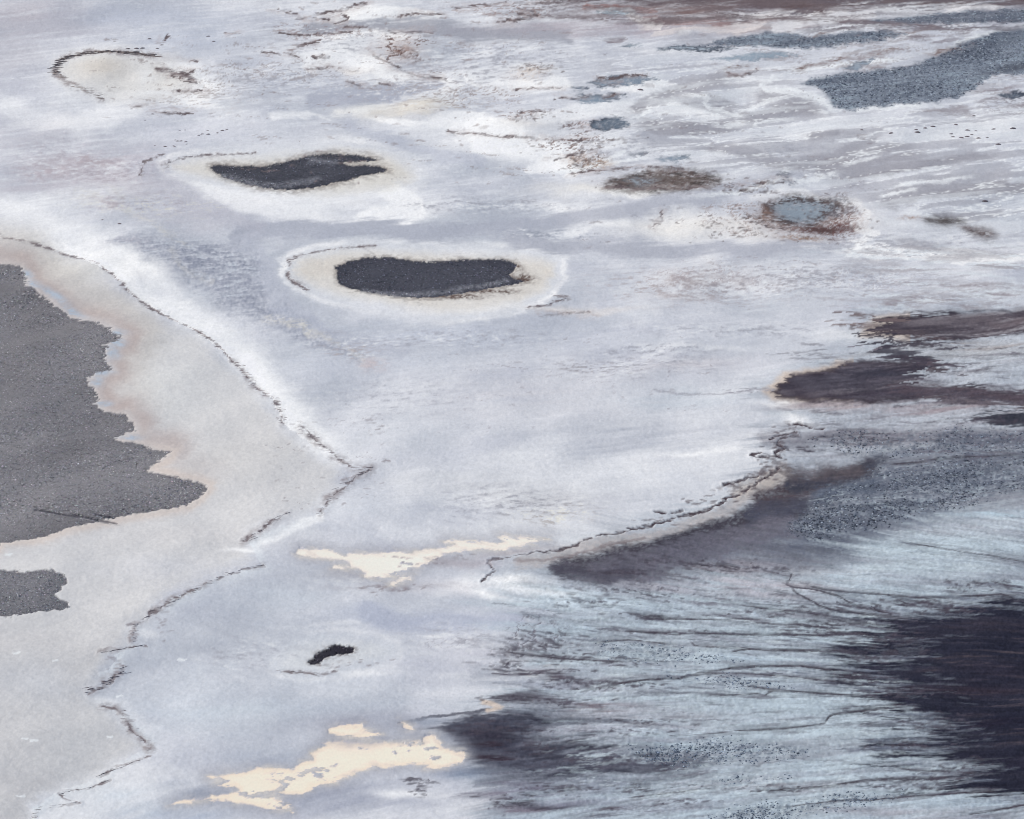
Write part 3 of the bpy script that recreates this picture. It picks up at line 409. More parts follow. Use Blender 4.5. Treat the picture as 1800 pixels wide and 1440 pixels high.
runs(60, (1000, 990, 1420, 1060), (12, 60), (.3, .9), (104, 100, 112), .7, lambda x, y: .05)
runs(70, (1400, 0, 1990, 60), (30, 160), (.4, 2), (104, 98, 108), .7, lambda x, y: -.05)
runs(80, (900, 0, 1500, 40), (30, 200), (.4, 2.2), (112, 100, 105), .7, lambda x, y: -.01)
runs(60, (1500, 430, 1800, 545), (30, 160), (.4, 2), (168, 164, 172), .6, lambda x, y: .02)
runs(50, (1500, 430, 1800, 545), (30, 120), (.3, 1), (220, 226, 234), .6, lambda x, y: .02)
runs(26, (1560, 500, 1760, 545), (20, 80), (.5, 1.6), (142, 132, 140), .6, lambda x, y: .0)
runs(120, (950, 1060, 1500, 1400), (20, 120), (.3, 1.1), (188, 201, 212), .4, fan)
runs(50, (1500, 880, 1800, 1020), (20, 120), (.3, 1.0), (198, 209, 219), .5, fan)
runs(46, (1620, 140, 1990, 210), (20, 110), (.6, 2), (140, 132, 140), .7, lambda x, y: -.12)
runs(40, (1360, 70, 1600, 130), (16, 80), (.5, 1.6), (140, 128, 132), .6, lambda x, y: -.15)
runs(40, (1500, 40, 1720, 80), (16, 80), (.5, 1.6), (120, 110, 118), .6, lambda x, y: -.06)

def cluster(x, y, rx, ry, n, ln=(5, 30), c=(76, 71, 83), s=.8, wd=(.15, .7), slope=None):
    for i in range(n):
        u, v = rng.gauss(x, rx * .6), rng.gauss(y, ry * .6); L = ln[0] * (ln[1] / ln[0]) ** rng.random(); k = (slope if slope is not None else fan(u, v)) + rng.gauss(0, .05)
        pts = [(u - L / 2, v - k * L / 2), (u, v + rng.uniform(-.8, .8)), (u + L / 2, v + k * L / 2)]
        sl, m, d, t = stroke(pts, rng.uniform(*wd), 2.0, 1 if rng.random() < .6 else 0)
        if m.size: over(sl, m * np.sqrt(np.clip(np.sin(t * math.pi), 0, 1)) * s * rng.uniform(.4, 1), c)
for a in [(960, 1125, 50, 12, 40), (900, 1160, 40, 16, 40), (930, 1140, 40, 8, 30), (1000, 1150, 60, 8, 40), (1090, 1165, 80, 8, 40), (960, 1178, 50, 5, 30), (1140, 1085, 70, 6, 30), (1180, 1112, 90, 4, 25), (1050, 1060, 80, 8, 30), (1130, 1040, 80, 8, 30), (1080, 1205, 90, 7, 60), (1000, 1195, 50, 5, 25), (1000, 1230, 60, 6, 30), (900, 1225, 60, 6, 40),
          (870, 1280, 70, 14, 70), (930, 1310, 60, 10, 50), (1050, 1335, 90, 6, 40), (1130, 1270, 80, 6, 30), (1100, 1290, 90, 8, 30), (1000, 1385, 80, 10, 40), (1120, 1380, 90, 8, 30), (1200, 1410, 60, 4, 25), (900, 1410, 50, 14, 40), (735, 1385, 14, 12, 20), (740, 1372, 30, 4, 15), (1350, 1075, 90, 8, 40), (1450, 1095, 60, 8, 40), (1440, 1110, 60, 6, 40),
          (1480, 1065, 60, 6, 30), (1700, 1030, 60, 8, 30), (1690, 650, 60, 8, 20), (1750, 740, 60, 6, 50), (1620, 690, 100, 6, 40), (1700, 705, 100, 8, 40), (1350, 1385, 90, 6, 30), (1600, 1380, 80, 5, 30), (1300, 1000, 100, 10, 50), (1100, 1008, 60, 4, 40), (1220, 990, 80, 6, 50), (1420, 790, 60, 4, 20), (1500, 770, 80, 6, 40), (1640, 610, 90, 5, 20),
          (1560, 1120, 50, 14, 60), (1540, 1150, 60, 10, 60), (1520, 1190, 60, 10, 60), (1570, 1220, 50, 12, 50), (1630, 1270, 50, 14, 50), (1600, 1308, 70, 5, 40), (1690, 1345, 50, 16, 50), (1620, 1368, 70, 5, 40), (1600, 1060, 70, 6, 40), (1680, 1070, 60, 6, 40)]:
    cluster(*a)
for a in [(1370, 787, 12, 18, 34), (1350, 832, 26, 14, 50), (1300, 858, 30, 8, 34), (1250, 880, 40, 6, 20), (1160, 915, 30, 6, 16), (1345, 806, 20, 4, 10), (1390, 750, 24, 8, 16), (1500, 575, 24, 6, 12)]: cluster(*a, ln=(5, 20), c=(104, 94, 100), s=.8, slope=-.1)
for a in [(1600, 1130, 60, 20, 40), (1600, 1200, 60, 30, 50), (1680, 1290, 50, 30, 40), (1720, 1350, 50, 16, 30), (1650, 1080, 80, 6, 30)]: cluster(*a, ln=(14, 60), c=(120, 126, 140), s=.35, wd=(.05, .25))
for a in [(1250, 1080, 200, 40, 80), (1150, 1150, 160, 30, 60), (1350, 1250, 200, 50, 80), (1200, 1350, 200, 50, 80), (950, 1060, 80, 20, 40), (1450, 1340, 150, 30, 60), (1650, 960, 120, 40, 60)]: cluster(*a, ln=(10, 60), c=(188, 201, 212), s=.4, wd=(.2, .8))
# --- main shore: dark broken crust edge -----------------------------------------------------------
SHORE = [([(845, 1023), (860, 1012), (870, 1004), (866, 994), (858, 988), (880, 982), (930, 973), (980, 966), (1005, 961), (1040, 952), (1100, 938), (1140, 928), (1165, 918), (1200, 906), (1240, 896), (1265, 888)], (2.2, 1.2)), ([(1265, 888), (1276, 880), (1278, 872), (1300, 868), (1320, 855), (1345, 840), (1372, 826)], (2.6, 1.0)),
         ([(1150, 901), (1175, 903), (1200, 897)], (.7, .7)), ([(1256, 856), (1290, 850), (1320, 842)], (.6, .6)), ([(1372, 806), (1362, 798), (1376, 790), (1362, 780), (1372, 770), (1400, 764)], (2.6, 1)), ([(1325, 808), (1345, 806)], (.8, .8)), ([(1330, 808), (1322, 804), (1340, 800)], (.6, .6)), ([(1352, 772), (1360, 766), (1400, 760)], (1, .6)),
         ([(1400, 742), (1430, 752), (1450, 756)], (.8, .6)), ([(1270, 852), (1330, 838)], (.6, .6))]
for pts, wd in SHORE:
    sl, m, d, t = stroke(pts, (wd[0] * .6, wd[1] * .6), 2.2, 1, n_hs, 1.0); over(sl, np.clip(m * (.85 + .2 * n_fin[sl]), 0, 1), (78, 68, 76)); H[sl] += np.exp(-((d - 3) / 3) ** 2) * .08 - m * .10
sl, m, d, t = stroke([(905, 985), (960, 985), (1060, 965), (1130, 948)], (1, 1), 3, 1); over(sl, m * .5, (120, 106, 110))
blob(770, 985, 90, 12, (168, 162, 170), .8, .1, warp=1); blob(900, 970, 80, 6, (188, 180, 186), .8, -.15, warp=1); blob(830, 990, 60, 8, (180, 174, 184), .6, warp=1); blob(620, 1005, 80, 12, (180, 178, 186), .5); blob(700, 1030, 120, 6, (170, 166, 174), .6, brk=.5, nz=n_fin)
# --- cracked crusts: networks of shrinkage cracks --------------------------------------------------
def cracks(x, y, rx, ry, cell, wd, c, s, seed=0, asp=1.0):
    sl = crop([(x - rx * 1.3, y - ry * 1.3), (x + rx * 1.3, y + ry * 1.3)], 10)
    gx = (X[sl] + .8 * wu1[sl] + .35 * n_fin[sl]) / (cell * asp) + seed * 7.3; gy = (Y[sl] + 1.2 * wv1[sl] + .3 * n_fin[sl]) / cell + seed * 3.1
    ix = np.floor(gx).astype(np.int32); iy = np.floor(gy).astype(np.int32)
    f1 = np.full(gx.shape, 9., np.float32); f2 = f1.copy()
    for dx in (-1, 0, 1):
        for dy in (-1, 0, 1):
            jx = _T[(iy + dy) & 511, (ix + dx) & 511]; jy = _T[(iy + dy + 91) & 511, (ix + dx + 57) & 511]
            r = np.hypot(ix + dx + jx - gx, iy + dy + jy - gy)
            f2 = np.minimum(f2, np.maximum(r, f1)); f1 = np.minimum(f1, r)
    e = (f2 - f1) * cell
    g = np.exp(-(((U[sl] - x) / rx) ** 2 + ((V[sl] - y) / ry) ** 2) * 1.6)
    keep = sstep(.25, .7, g * (1 + .45 * n_med[sl]))
    m = (1 - sstep(wd * .25, wd, e)) * keep * s * np.clip(.75 + .55 * wf[sl] + .2 * n_med[sl], 0, 1)
    over(sl, np.clip(m, 0, 1), c); H[sl] -= m * .06
    return sl, g
blob(705, 85, 60, 26, (205, 192, 190), .6, .2, brk=.3, nz=n_fin); blob(710, 90, 22, 10, (150, 128, 124), .6, warp=1, brk=.5, nz=n_fin)
for a in [(710, 85, 75, 36, 2.6, .42, (108, 84, 80), .9, 1), (712, 92, 36, 16, 1.4, .36, (96, 74, 72), .8, 2), (880, 80, 130, 30, 3.0, .28, (150, 138, 142), .6, 3), (940, 122, 40, 18, 2.0, .4, (110, 86, 80), .85, 4), (930, 205, 60, 18, 2.4, .4, (126, 100, 96), .85, 5), (840, 170, 90, 22, 2.2, .3, (146, 128, 126), .7, 6),
          (1010, 250, 90, 22, 2.2, .4, (120, 96, 92), .85, 7), (1030, 285, 60, 24, 1.8, .38, (118, 94, 86), .8, 8), (1160, 318, 110, 26, 1.6, .4, (104, 84, 80), .8, 9), (1430, 380, 120, 50, 1.7, .38, (110, 84, 82), .85, 10), (1300, 385, 100, 40, 1.6, .3, (150, 132, 130), .75, 11), (1010, 225, 40, 14, 1.5, .36, (100, 80, 82), .8, 12),
          (520, 120, 110, 26, 2.4, .26, (150, 140, 144), .6, 13), (420, 125, 80, 16, 2.6, .3, (150, 138, 140), .6, 14), (330, 145, 90, 30, 2.6, .28, (150, 138, 138), .6, 15), (960, 1120, 90, 46, 2.2, .3, (112, 106, 118), .75, 16), (900, 1160, 70, 30, 2.0, .3, (120, 114, 122), .7, 17), (1200, 490, 160, 30, 1.4, .2, (176, 166, 172), .7, 18),
          (850, 20, 140, 20, 2.4, .36, (150, 128, 126), .7, 19), (560, 55, 120, 22, 3.0, .3, (140, 116, 114), .6, 20), (1450, 490, 220, 26, 1.5, .2, (176, 170, 178), .6, 21), (1270, 330, 60, 12, 1.6, .34, (120, 106, 108), .7, 22), (640, 1000, 110, 26, 1.8, .18, (160, 156, 166), .6, 23), (780, 1130, 90, 12, 2, .2, (160, 156, 166), .4, 24)]:
    cracks(*a, asp=1.6)
# brown algal mud round the cracked pools
for b in [(1160, 322, 90, 12, (150, 130, 124), .6), (1110, 325, 40, 8, (120, 102, 94), .75), (1180, 318, 60, 10, (112, 100, 98), .75), (1140, 322, 24, 6, (150, 156, 166), .8), (1200, 315, 60, 8, (120, 104, 98), .5), (1050, 290, 30, 12, (172, 150, 136), .6), (1425, 385, 90, 28, (160, 134, 128), .7), (1360, 370, 26, 16, (140, 112, 104), .7),
          (1440, 400, 60, 9, (104, 74, 74), .85), (1470, 395, 40, 7, (96, 66, 68), .7), (1410, 418, 50, 6, (150, 124, 112), .7), (1440, 365, 60, 18, (118, 112, 120), .7), (1465, 350, 30, 8, (110, 112, 124), .6), (1410, 372, 46, 14, (150, 164, 178), .95), (1400, 362, 36, 7, (158, 170, 184), .8), (1430, 372, 30, 8, (160, 172, 186), .8),
          (1012, 280, 26, 10, (190, 170, 160), .5), (1050, 220, 40, 9, (196, 180, 178), .5), (930, 130, 40, 14, (216, 204, 198), .5), (1660, 387, 32, 6, (110, 102, 100), .85), (1725, 408, 20, 7, (116, 104, 106), .75), (1705, 398, 24, 5, (150, 138, 140), .6), (1602, 385, 26, 4, (170, 152, 148), .6), (1730, 355, 7, 3, (96, 106, 126), .9)]:
    blob(*b[:5], b[5], warp=1, brk=.5, nz=n_gr)
for P, c, st, rim, rs in (([(1352, 362), (1375, 350), (1410, 347), (1450, 352), (1472, 360), (1456, 368), (1440, 381), (1420, 391), (1395, 389), (1365, 381)], (138, 149, 163), .95, (72, 62, 65), 1.0), ([(1065, 332), (1090, 322), (1120, 312), (1150, 305), (1190, 305), (1240, 310), (1262, 318), (1240, 328), (1200, 334), (1140, 335)], (108, 99, 98), .9, (66, 58, 58), .9), \
        ([(1630, 388), (1645, 383), (1670, 383), (1690, 387), (1670, 392), (1645, 392)], (96, 92, 94), .85, (84, 78, 80), .6), ([(1700, 400), (1730, 402), (1745, 410), (1735, 416), (1712, 408)], (112, 102, 104), .8, (84, 76, 80), .6)):
    sl, m, d = poly(P, (7, 4), 1, n_fin, 3); over(sl, np.clip(m * st * (.9 + .25 * n_fin[sl]), 0, 1), c)
    e = np.exp(-((d - 3) / 7) ** 2); over(sl, np.clip(e * rs * (.6 + .5 * n_fin[sl]), 0, .9), rim)
blob(1130, 322, 28, 7, (152, 160, 172), .85, warp=1, brk=.5, nz=n_fin); blob(1450, 400, 56, 8, (90, 68, 70), .9, warp=1, brk=.35, nz=n_fin); blob(1345, 375, 22, 14, (128, 106, 100), .7, warp=1, brk=.5, nz=n_fin); blob(1470, 372, 30, 10, (100, 96, 104), .7, warp=1, brk=.6, nz=n_fin)
for a in [(1430, 395, 80, 26, 120), (1340, 385, 50, 24, 60), (1470, 360, 40, 18, 50), (1180, 318, 80, 14, 110), (1100, 325, 40, 8, 30), (1030, 285, 40, 16, 60), (1040, 250, 60, 10, 40), (1060, 220, 30, 8, 24), (935, 205, 36, 10, 30), (940, 122, 36, 10, 30), (1300, 335, 50, 7, 30), (1260, 400, 60, 20, 40)]:
    cluster(*a, ln=(3, 14), c=(92, 78, 78), s=.75, wd=(.1, .45), slope=-.05)
# small blue-grey water-stained hollows of the northern flat
HOLL = [([(1035, 148), (1060, 140), (1100, 136), (1140, 138), (1160, 142), (1140, 147), (1100, 152), (1060, 154)], (128, 142, 160)), ([(998, 172), (1020, 168), (1060, 168), (1095, 164), (1100, 168), (1080, 174), (1050, 180), (1020, 181)], (132, 146, 164)), ([(1005, 156), (1035, 154), (1030, 160), (1010, 160)], (140, 150, 166)),
        ([(1035, 216), (1060, 210), (1090, 206), (1105, 212), (1108, 220), (1090, 226), (1060, 230), (1040, 226)], (104, 116, 132)), ([(1105, 275), (1125, 268), (1142, 270), (1135, 276), (1115, 279)], (136, 140, 152)), ([(1155, 285), (1175, 278), (1210, 275), (1215, 282), (1190, 288), (1165, 289)], (140, 152, 168)), ([(1090, 84), (1110, 78), (1130, 80), (1120, 86)], (160, 172, 186)),
        ([(1155, 90), (1180, 82), (1240, 80), (1300, 82), (1260, 88), (1200, 90)], (164, 176, 190)), ([(1050, 22), (1080, 21), (1100, 24), (1080, 27)], (188, 200, 212)), ([(1360, 312), (1378, 305), (1395, 308), (1380, 315)], (150, 152, 164)), ([(1368, 322), (1385, 318), (1400, 320), (1385, 325)], (146, 148, 160)), ([(1755, 165), (1780, 162), (1800, 164), (1790, 170), (1765, 171)], (96, 106, 122)),
        ([(1250, 105), (1300, 95), (1380, 90), (1400, 97), (1340, 105), (1280, 108)], (150, 164, 180)), ([(1480, 122), (1510, 108), (1540, 102), (1530, 112), (1505, 122)], (150, 162, 178))]
for pts, c in HOLL:
    sl, m, d = poly(pts, (3, 4), 1, n_fin, 1.4); over(sl, np.clip(m * (.9 + .15 * n_gr[sl]), 0, 1), c); H[sl] -= m * .06
    e = np.exp(-((d + 1.5) / 2.2) ** 2); over(sl, np.clip(e * .55 * (.7 + .6 * n_med[sl]), 0, 1), (76, 82, 96))
# clod fields: steel-blue mud
CLODS = [("A", [(1405, 150), (1425, 140), (1490, 125), (1570, 118), (1620, 108), (1650, 95), (1700, 75), (1760, 55), (1800, 48), (1990, 10), (1990, 90), (1800, 130), (1750, 135), (1720, 150), (1690, 170), (1650, 182), (1600, 185), (1540, 188), (1490, 195), (1460, 185), (1455, 170), (1440, 158)], (122, 131, 147)),
         ("B", [(1225, 78), (1290, 60), (1350, 56), (1420, 62), (1500, 58), (1560, 58), (1600, 63), (1540, 76), (1460, 82), (1380, 84), (1300, 82)], (112, 121, 137)),
         ("C", [(1530, 38), (1600, 26), (1700, 18), (1800, 15), (1990, 8), (1990, 36), (1800, 40), (1700, 42), (1600, 42)], (108, 113, 128))]
for k, pts, c in CLODS:
    sl, m, d = poly(pts, (3, 6), 1, n_fin, 1.5); over(sl, m * .92, c)
    over(sl, np.clip(m * (.1 + .3 * n_st[sl] + .2 * n_med[sl]), 0, .6), (94, 101, 117)); over(sl, np.clip(m * (-.2 - .35 * n_st[sl] - .2 * n_med[sl]), 0, .6), (152, 166, 181)); ROUGH[sl] = np.maximum(ROUGH[sl], m)
blob(1780, 118, 60, 9, (72, 74, 87), .9, -.25, warp=1); blob(1760, 70, 80, 16, (92, 98, 113), .6, -.3, warp=1); blob(1700, 92, 90, 14, (112, 118, 134), .5, -.2, warp=1)
for b in [(1650, 92, 24, 5), (1690, 86, 26, 5), (1560, 92, 36, 5), (1540, 86, 20, 3), (1470, 105, 30, 4), (1420, 115, 30, 4), (1300, 118, 26, 4), (1285, 135, 12, 3), (1440, 62, 30, 3), (1600, 60, 40, 3)]: blob(*b, (132, 116, 116), .75, -.2, warp=1, brk=.5, nz=n_fin)
# ring of the dried north-western pool
sl, m, d = poly([(100, 128), (100, 112), (118, 100), (150, 94), (215, 95), (280, 105), (330, 130), (330, 155), (270, 172), (190, 172), (130, 155)], (24, 24), 1); over(sl, m * .8, (224, 220, 218))
blob(180, 118, 50, 20, (209, 202, 197), .9, warp=1); blob(250, 130, 30, 16, (226, 226, 230), .7); blob(275, 160, 70, 12, (232, 232, 236), .8); blob(310, 105, 40, 8, (204, 200, 202), .5)

# --- puddles of cream-coloured brine -----------------------------------------------------------------------
P1 = [(518, 972), (525, 966), (545, 964), (570, 964), (590, 970), (600, 975), (625, 971), (660, 971), (700, 971), (720, 971), (750, 966), (775, 962), (800, 958), (782, 957), (776, 953), (785, 950), (830, 952), (870, 956), (885, 950), (872, 943), (890, 941), (905, 946), (915, 941), (940, 945), (968, 946),
      (955, 950), (930, 955), (900, 962), (870, 967), (830, 967), (790, 970), (765, 978), (745, 990), (738, 1000), (728, 1006), (718, 1017), (700, 1025), (690, 1032), (683, 1030), (692, 1022), (703, 1018), (680, 1015), (655, 1018), (640, 1015), (645, 1010), (630, 1000), (600, 1000), (580, 998), (585, 992), (615, 995), (610, 985), (570, 982), (540, 980), (525, 977)]
P2 = [(363, 1366), (375, 1362), (400, 1360), (425, 1356), (455, 1350), (490, 1350), (510, 1352), (525, 1344), (550, 1335), (548, 1330), (543, 1325), (565, 1316), (575, 1310), (565, 1306), (580, 1303), (610, 1302), (640, 1304), (700, 1304), (740, 1302), (745, 1297), (765, 1292), (772, 1298), (775, 1312), (795, 1317),
      (810, 1320), (818, 1331), (812, 1340), (790, 1348), (765, 1354), (748, 1352), (755, 1345), (720, 1344), (680, 1351), (655, 1348), (630, 1360), (605, 1370), (590, 1378), (560, 1380), (530, 1394), (500, 1396), (480, 1390), (490, 1402), (500, 1410), (512, 1428), (480, 1425), (440, 1415), (400, 1408), (340, 1408),
      (310, 1414), (297, 1414), (310, 1408), (350, 1403), (400, 1398), (420, 1390), (410, 1380), (385, 1382), (372, 1378), (378, 1372)]
P3 = [(577, 1288), (580, 1280), (600, 1274), (640, 1272), (638, 1280), (655, 1286), (670, 1290), (650, 1297), (610, 1297), (590, 1293)]
P4 = [(703, 1269), (716, 1274), (726, 1278), (728, 1284), (712, 1281), (706, 1276)]
PUD = {}
isl = fbm(X / 6, Y / 3.5, 4, .6, 31)
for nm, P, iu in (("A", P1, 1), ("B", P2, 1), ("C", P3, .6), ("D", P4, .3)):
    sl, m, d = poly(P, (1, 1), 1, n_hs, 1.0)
    wet = np.exp(-(np.maximum(d, 0) / 16) ** 2); over(sl, wet * .5, (158, 158, 170))
    low = sstep(0, 1, (V[sl] - np.array(P)[:, 1].min()) / (np.ptp(np.array(P)[:, 1])) * 1.5 - .35) * (U[sl] < (740 if nm == "A" else 640))
    d2 = np.maximum(d, 6 * (isl[sl] + .6 * n_hs[sl] + .25 * n_fin[sl] - .85 - .9 * (1 - low)) * iu)
    over(sl, np.clip(np.exp(-(np.maximum(d, 0) / 7) ** 2) * (.2 + .25 * n_hs[sl]), 0, .6), (214, 206, 200)); m = 1 - sstep(-2.6, 1.2, d2 + .8 * n_fin[sl]); over(sl, m, (249, 231, 208) if nm != 'A' else (250, 239, 224)); over(sl, np.clip(m * (.3 * n_med[sl] + .25 * n_hs[sl] + .15 * n_fin[sl] - .1), 0, .7), (220, 208, 197)); over(sl, np.clip(m * low * (.35 * n_hs[sl] + .3 * isl[sl] - .1), 0, .75), (196, 190, 192)); over(sl, m * np.exp(-(d2 / 2.5) ** 2) * .3, (214, 204, 196)); over(sl, m * sstep(-3, -13, d) * np.clip(.75 + .2 * n_med[sl], 0, 1), (254, 238, 217) if nm != 'A' else (255, 245, 232))  # last layer: a glow painted into the puddle colour, brighter towards the middle
    mk = np.zeros((NY, NX), bool); mk[sl] = d2 < 0; PUD[nm] = mk
    H[sl] = np.where(d2 < .5, -.03, H[sl])

# fields of clods; the ground between them is speckled with the same mud
CF = [("steel blue clods over the broadest far mud sheet", [CLODS[0][1]], (1400, 0, 1990, 200), .34, (84, 92, 107)),
      ("narrow strip of steel blue clods below the far brown mud", [CLODS[1][1]], (1220, 50, 1610, 90), .3, (74, 83, 99)),
      ("thin farthest strip of slate clods above the broadest clod sheet", [CLODS[2][1]], (1520, 5, 1990, 45), .24, (78, 83, 97)),
      ("dark speckled clods below the brown diagonal band", [[(1440, 860), (1530, 825), (1650, 810), (1800, 810), (1990, 820), (1990, 880), (1800, 870), (1700, 890), (1600, 900), (1500, 930), (1430, 960), (1380, 940)]], (1380, 800, 1990, 965), .26, (84, 90, 103)),
      ("blue grey clods strewn over the pale flat beside the black marsh", [[(1090, 1320), (1200, 1300), (1380, 1300), (1440, 1320), (1360, 1340), (1200, 1340)], [(1230, 1375), (1290, 1365), (1400, 1370), (1330, 1382)], [(1250, 1440), (1350, 1415), (1500, 1398), (1600, 1395), (1500, 1420), (1400, 1445), (1300, 1470)], [(1160, 1190), (1300, 1195), (1380, 1205), (1250, 1208)], [(1040, 1130), (1200, 1140), (1300, 1165), (1180, 1170), (1060, 1155)]], (1040, 1120, 1620, 1470), .2, (104, 115, 131)),
      ("slate clods dotting the mauve flat between the dark spits and the brown band", [[(1420, 775), (1500, 755), (1700, 750), (1990, 760), (1990, 800), (1700, 800), (1500, 800)]], (1400, 740, 1990, 810), .16, (82, 88, 102))]
for lb, polys, box, dens, c in CF:
    for p in polys:
        sl, m, d = poly(p, (14, 14) if box[1] > 300 else (2, 5), 2 if box[1] > 300 else 1)
        over(sl, np.clip(m * (.42 * n_gr[sl] + .22 * n_fin[sl] + .05), 0, .8), (98, 105, 119)); over(sl, np.clip(m * (-.3 * n_gr[sl] - .2 * n_fin[sl] - .25), 0, .6), (176, 188, 200)); ROUGH[sl] = np.maximum(ROUGH[sl], m)
for u, v in ((27, 1147), (95, 1162), (210, 1220), (190, 1291), (45, 1300), (35, 1400), (18, 978), (322, 1156), (60, 1303)):
    sl, m, d, t = stroke([(u - 5, v), (u + 5, v - 1)], .8, 2.2, 1); over(sl, m * .7, (238, 241, 246))
for a in [(285, 1095, 12, 22, 14), (235, 1110, 8, 18, 20), (225, 1262, 10, 10, 10), (200, 1170, 20, 14, 16), (760, 985, 60, 10, 20), (690, 1035, 50, 6, 40), (585, 1172, 30, 6, 10), (640, 1165, 40, 8, 8)]: cluster(*a, ln=(5, 16), c=(140, 131, 138), s=.7, wd=(.05, .4), slope=-.1)
# --- driftlines: where they run; a faint brown stain lies under each ---------------------------------
DRIFT = [
    ([(0, 417), (50, 425), (100, 440), (140, 452), (170, 463), (195, 480), (210, 495), (230, 515), (260, 537), (290, 553), (320, 568), (345, 580), (370, 597), (390, 615), (410, 635)], 9, (9, 15), .28, .6, .25, "c", "thin dark driftline curving along the white salt above the broad gravel bank", .12),
    ([(410, 635), (430, 655), (445, 675), (460, 690), (475, 700), (490, 715), (497, 745)], 5, (8, 20), .34, 5, -.05, "c", "dense ragged driftline shards where the white salt shore turns steeply down", 0.0),
    ([(530, 750), (560, 775), (590, 800), (620, 822), (655, 823), (630, 835), (610, 850), (600, 865), (580, 882), (562, 905)], 9, (8, 24), .34, 9, -.12, "c", "scattered driftline shards bending round the salt point in mid flat", .15),
    ([(505, 903), (480, 920), (455, 938), (430, 953)], 6, (10, 20), .28, 6, -.3, "c", "short mauve driftline pointing at the tip of the long thin puddle", 0.0),
    ([(462, 996), (420, 1005), (380, 1020), (340, 1040), (300, 1063), (265, 1080), (240, 1098), (232, 1128)], 7, (10, 22), .30, 4, -.15, "c", "oblique driftline running down between the gravel tongue and the black spot", 0.0),
    ([(256, 1133), (215, 1141), (175, 1148)], 12, (18, 30), .34, 1, -.15, "d", "single straight dark shard line jutting out across the smooth grey mud", 0.0),
    ([(215, 1168), (208, 1180), (195, 1192), (175, 1205), (152, 1216)], 4, (10, 26), .34, 8, -.15, "c", "stepped cluster of driftline shards at the pointed elbow of the shore", 0.0),
    ([(180, 1240), (205, 1243), (225, 1266), (235, 1282), (255, 1300), (265, 1318), (270, 1315)], 11, (10, 22), .30, 7, -.08, "c", "sparse driftline crumbs descending towards the zigzag edge", 0.0),
    ([(268, 1332), (240, 1338), (215, 1347), (185, 1356), (172, 1360)], 9, (14, 24), .30, .8, -.05, "d", "upper leg of the dark zigzag crust edge", 0.0),
    ([(190, 1369), (160, 1381), (125, 1386), (105, 1392), (115, 1402), (137, 1408)], 9, (14, 24), .30, .8, -.05, "d", "middle leg of the dark zigzag crust edge", 0.0),
    ([(137, 1408), (100, 1413), (70, 1419), (62, 1430), (60, 1442)], 9, (12, 22), .30, .8, -.05, "d", "lowest leg of the dark zigzag crust edge", 0.0),
    ([(505, 478), (508, 490), (520, 500), (540, 510)], 5, (8, 14), .34, 3, .2, "c", "dark rim shards down the rounded end of the broad cream pool ring", 0.0),
    ([(505, 470), (512, 460), (530, 449), (560, 441), (600, 436), (660, 433)], 6, (10, 18), .28, 2, -.1, "c", "thin shards along the upper rim of the broad cream pool ring", .1),
    ([(292, 298), (296, 288), (312, 279), (345, 275), (400, 271), (450, 269)], 7, (8, 16), .26, 2, -.08, "c", "thin rim shards of the narrow cream pool ring", .15),
    ([(250, 312), (250, 295), (265, 282), (285, 273)], 8, (8, 14), .24, 1, -.3, "c", "faint outer arc of shards outside the rounded end of the narrow pool ring", 0.0),
    ([(272, 99), (245, 96), (215, 95), (180, 93), (150, 94), (125, 98), (107, 106), (99, 118), (101, 130), (112, 138)], 2.6, (12, 26), .95, 3.6, -.02, "r", "thick brown arc of crust round the dried pale pool", 0.0),
    ([(118, 146), (135, 156), (165, 165), (182, 171)], 5, (10, 20), .45, 5, .05, "r", "broken brown crust below the dried pale pool with the brown arc", .1),
    ([(280, 122), (320, 128), (340, 138)], 6, (12, 24), .34, 8, -.08, "c", "loose brown shards at the open end of the dried brown-ringed pool", 0.0),
    ([(490, 1180), (530, 1182), (560, 1186), (590, 1180)], 14, (14, 26), .24, 3, -.1, "c", "faint shards just below the tiny black gravel spot", 0.0),
    ([(975, 520), (1000, 527), (960, 538), (930, 543)], 10, (14, 26), .26, 2, -.1, "c", "thin shard line below the frayed end of the broad pool ring", 0.0),
]
for dl in DRIFT:
    sl, m, d, t = stroke(dl[0], .8 + dl[4] * .35, 4 + dl[4], 1, n_fin, 2.5)
    over(sl, np.clip(m * (.26 + .3 * n_fin[sl] + .2 * wf[sl]) * (2 if dl[6] == "r" else 1), 0, .8), (146, 137, 141))
    if dl[6] != "r":
        sl, m, d, t = stroke(dl[0], .25, 1.9, 1, n_hs, 1.2); over(sl, np.clip(m * (.85 + .2 * wf[sl] + .15 * n_fin[sl]), 0, .95), (122, 113, 118)); H[sl] += np.exp(-((d - 3) / 4) ** 2) * .05
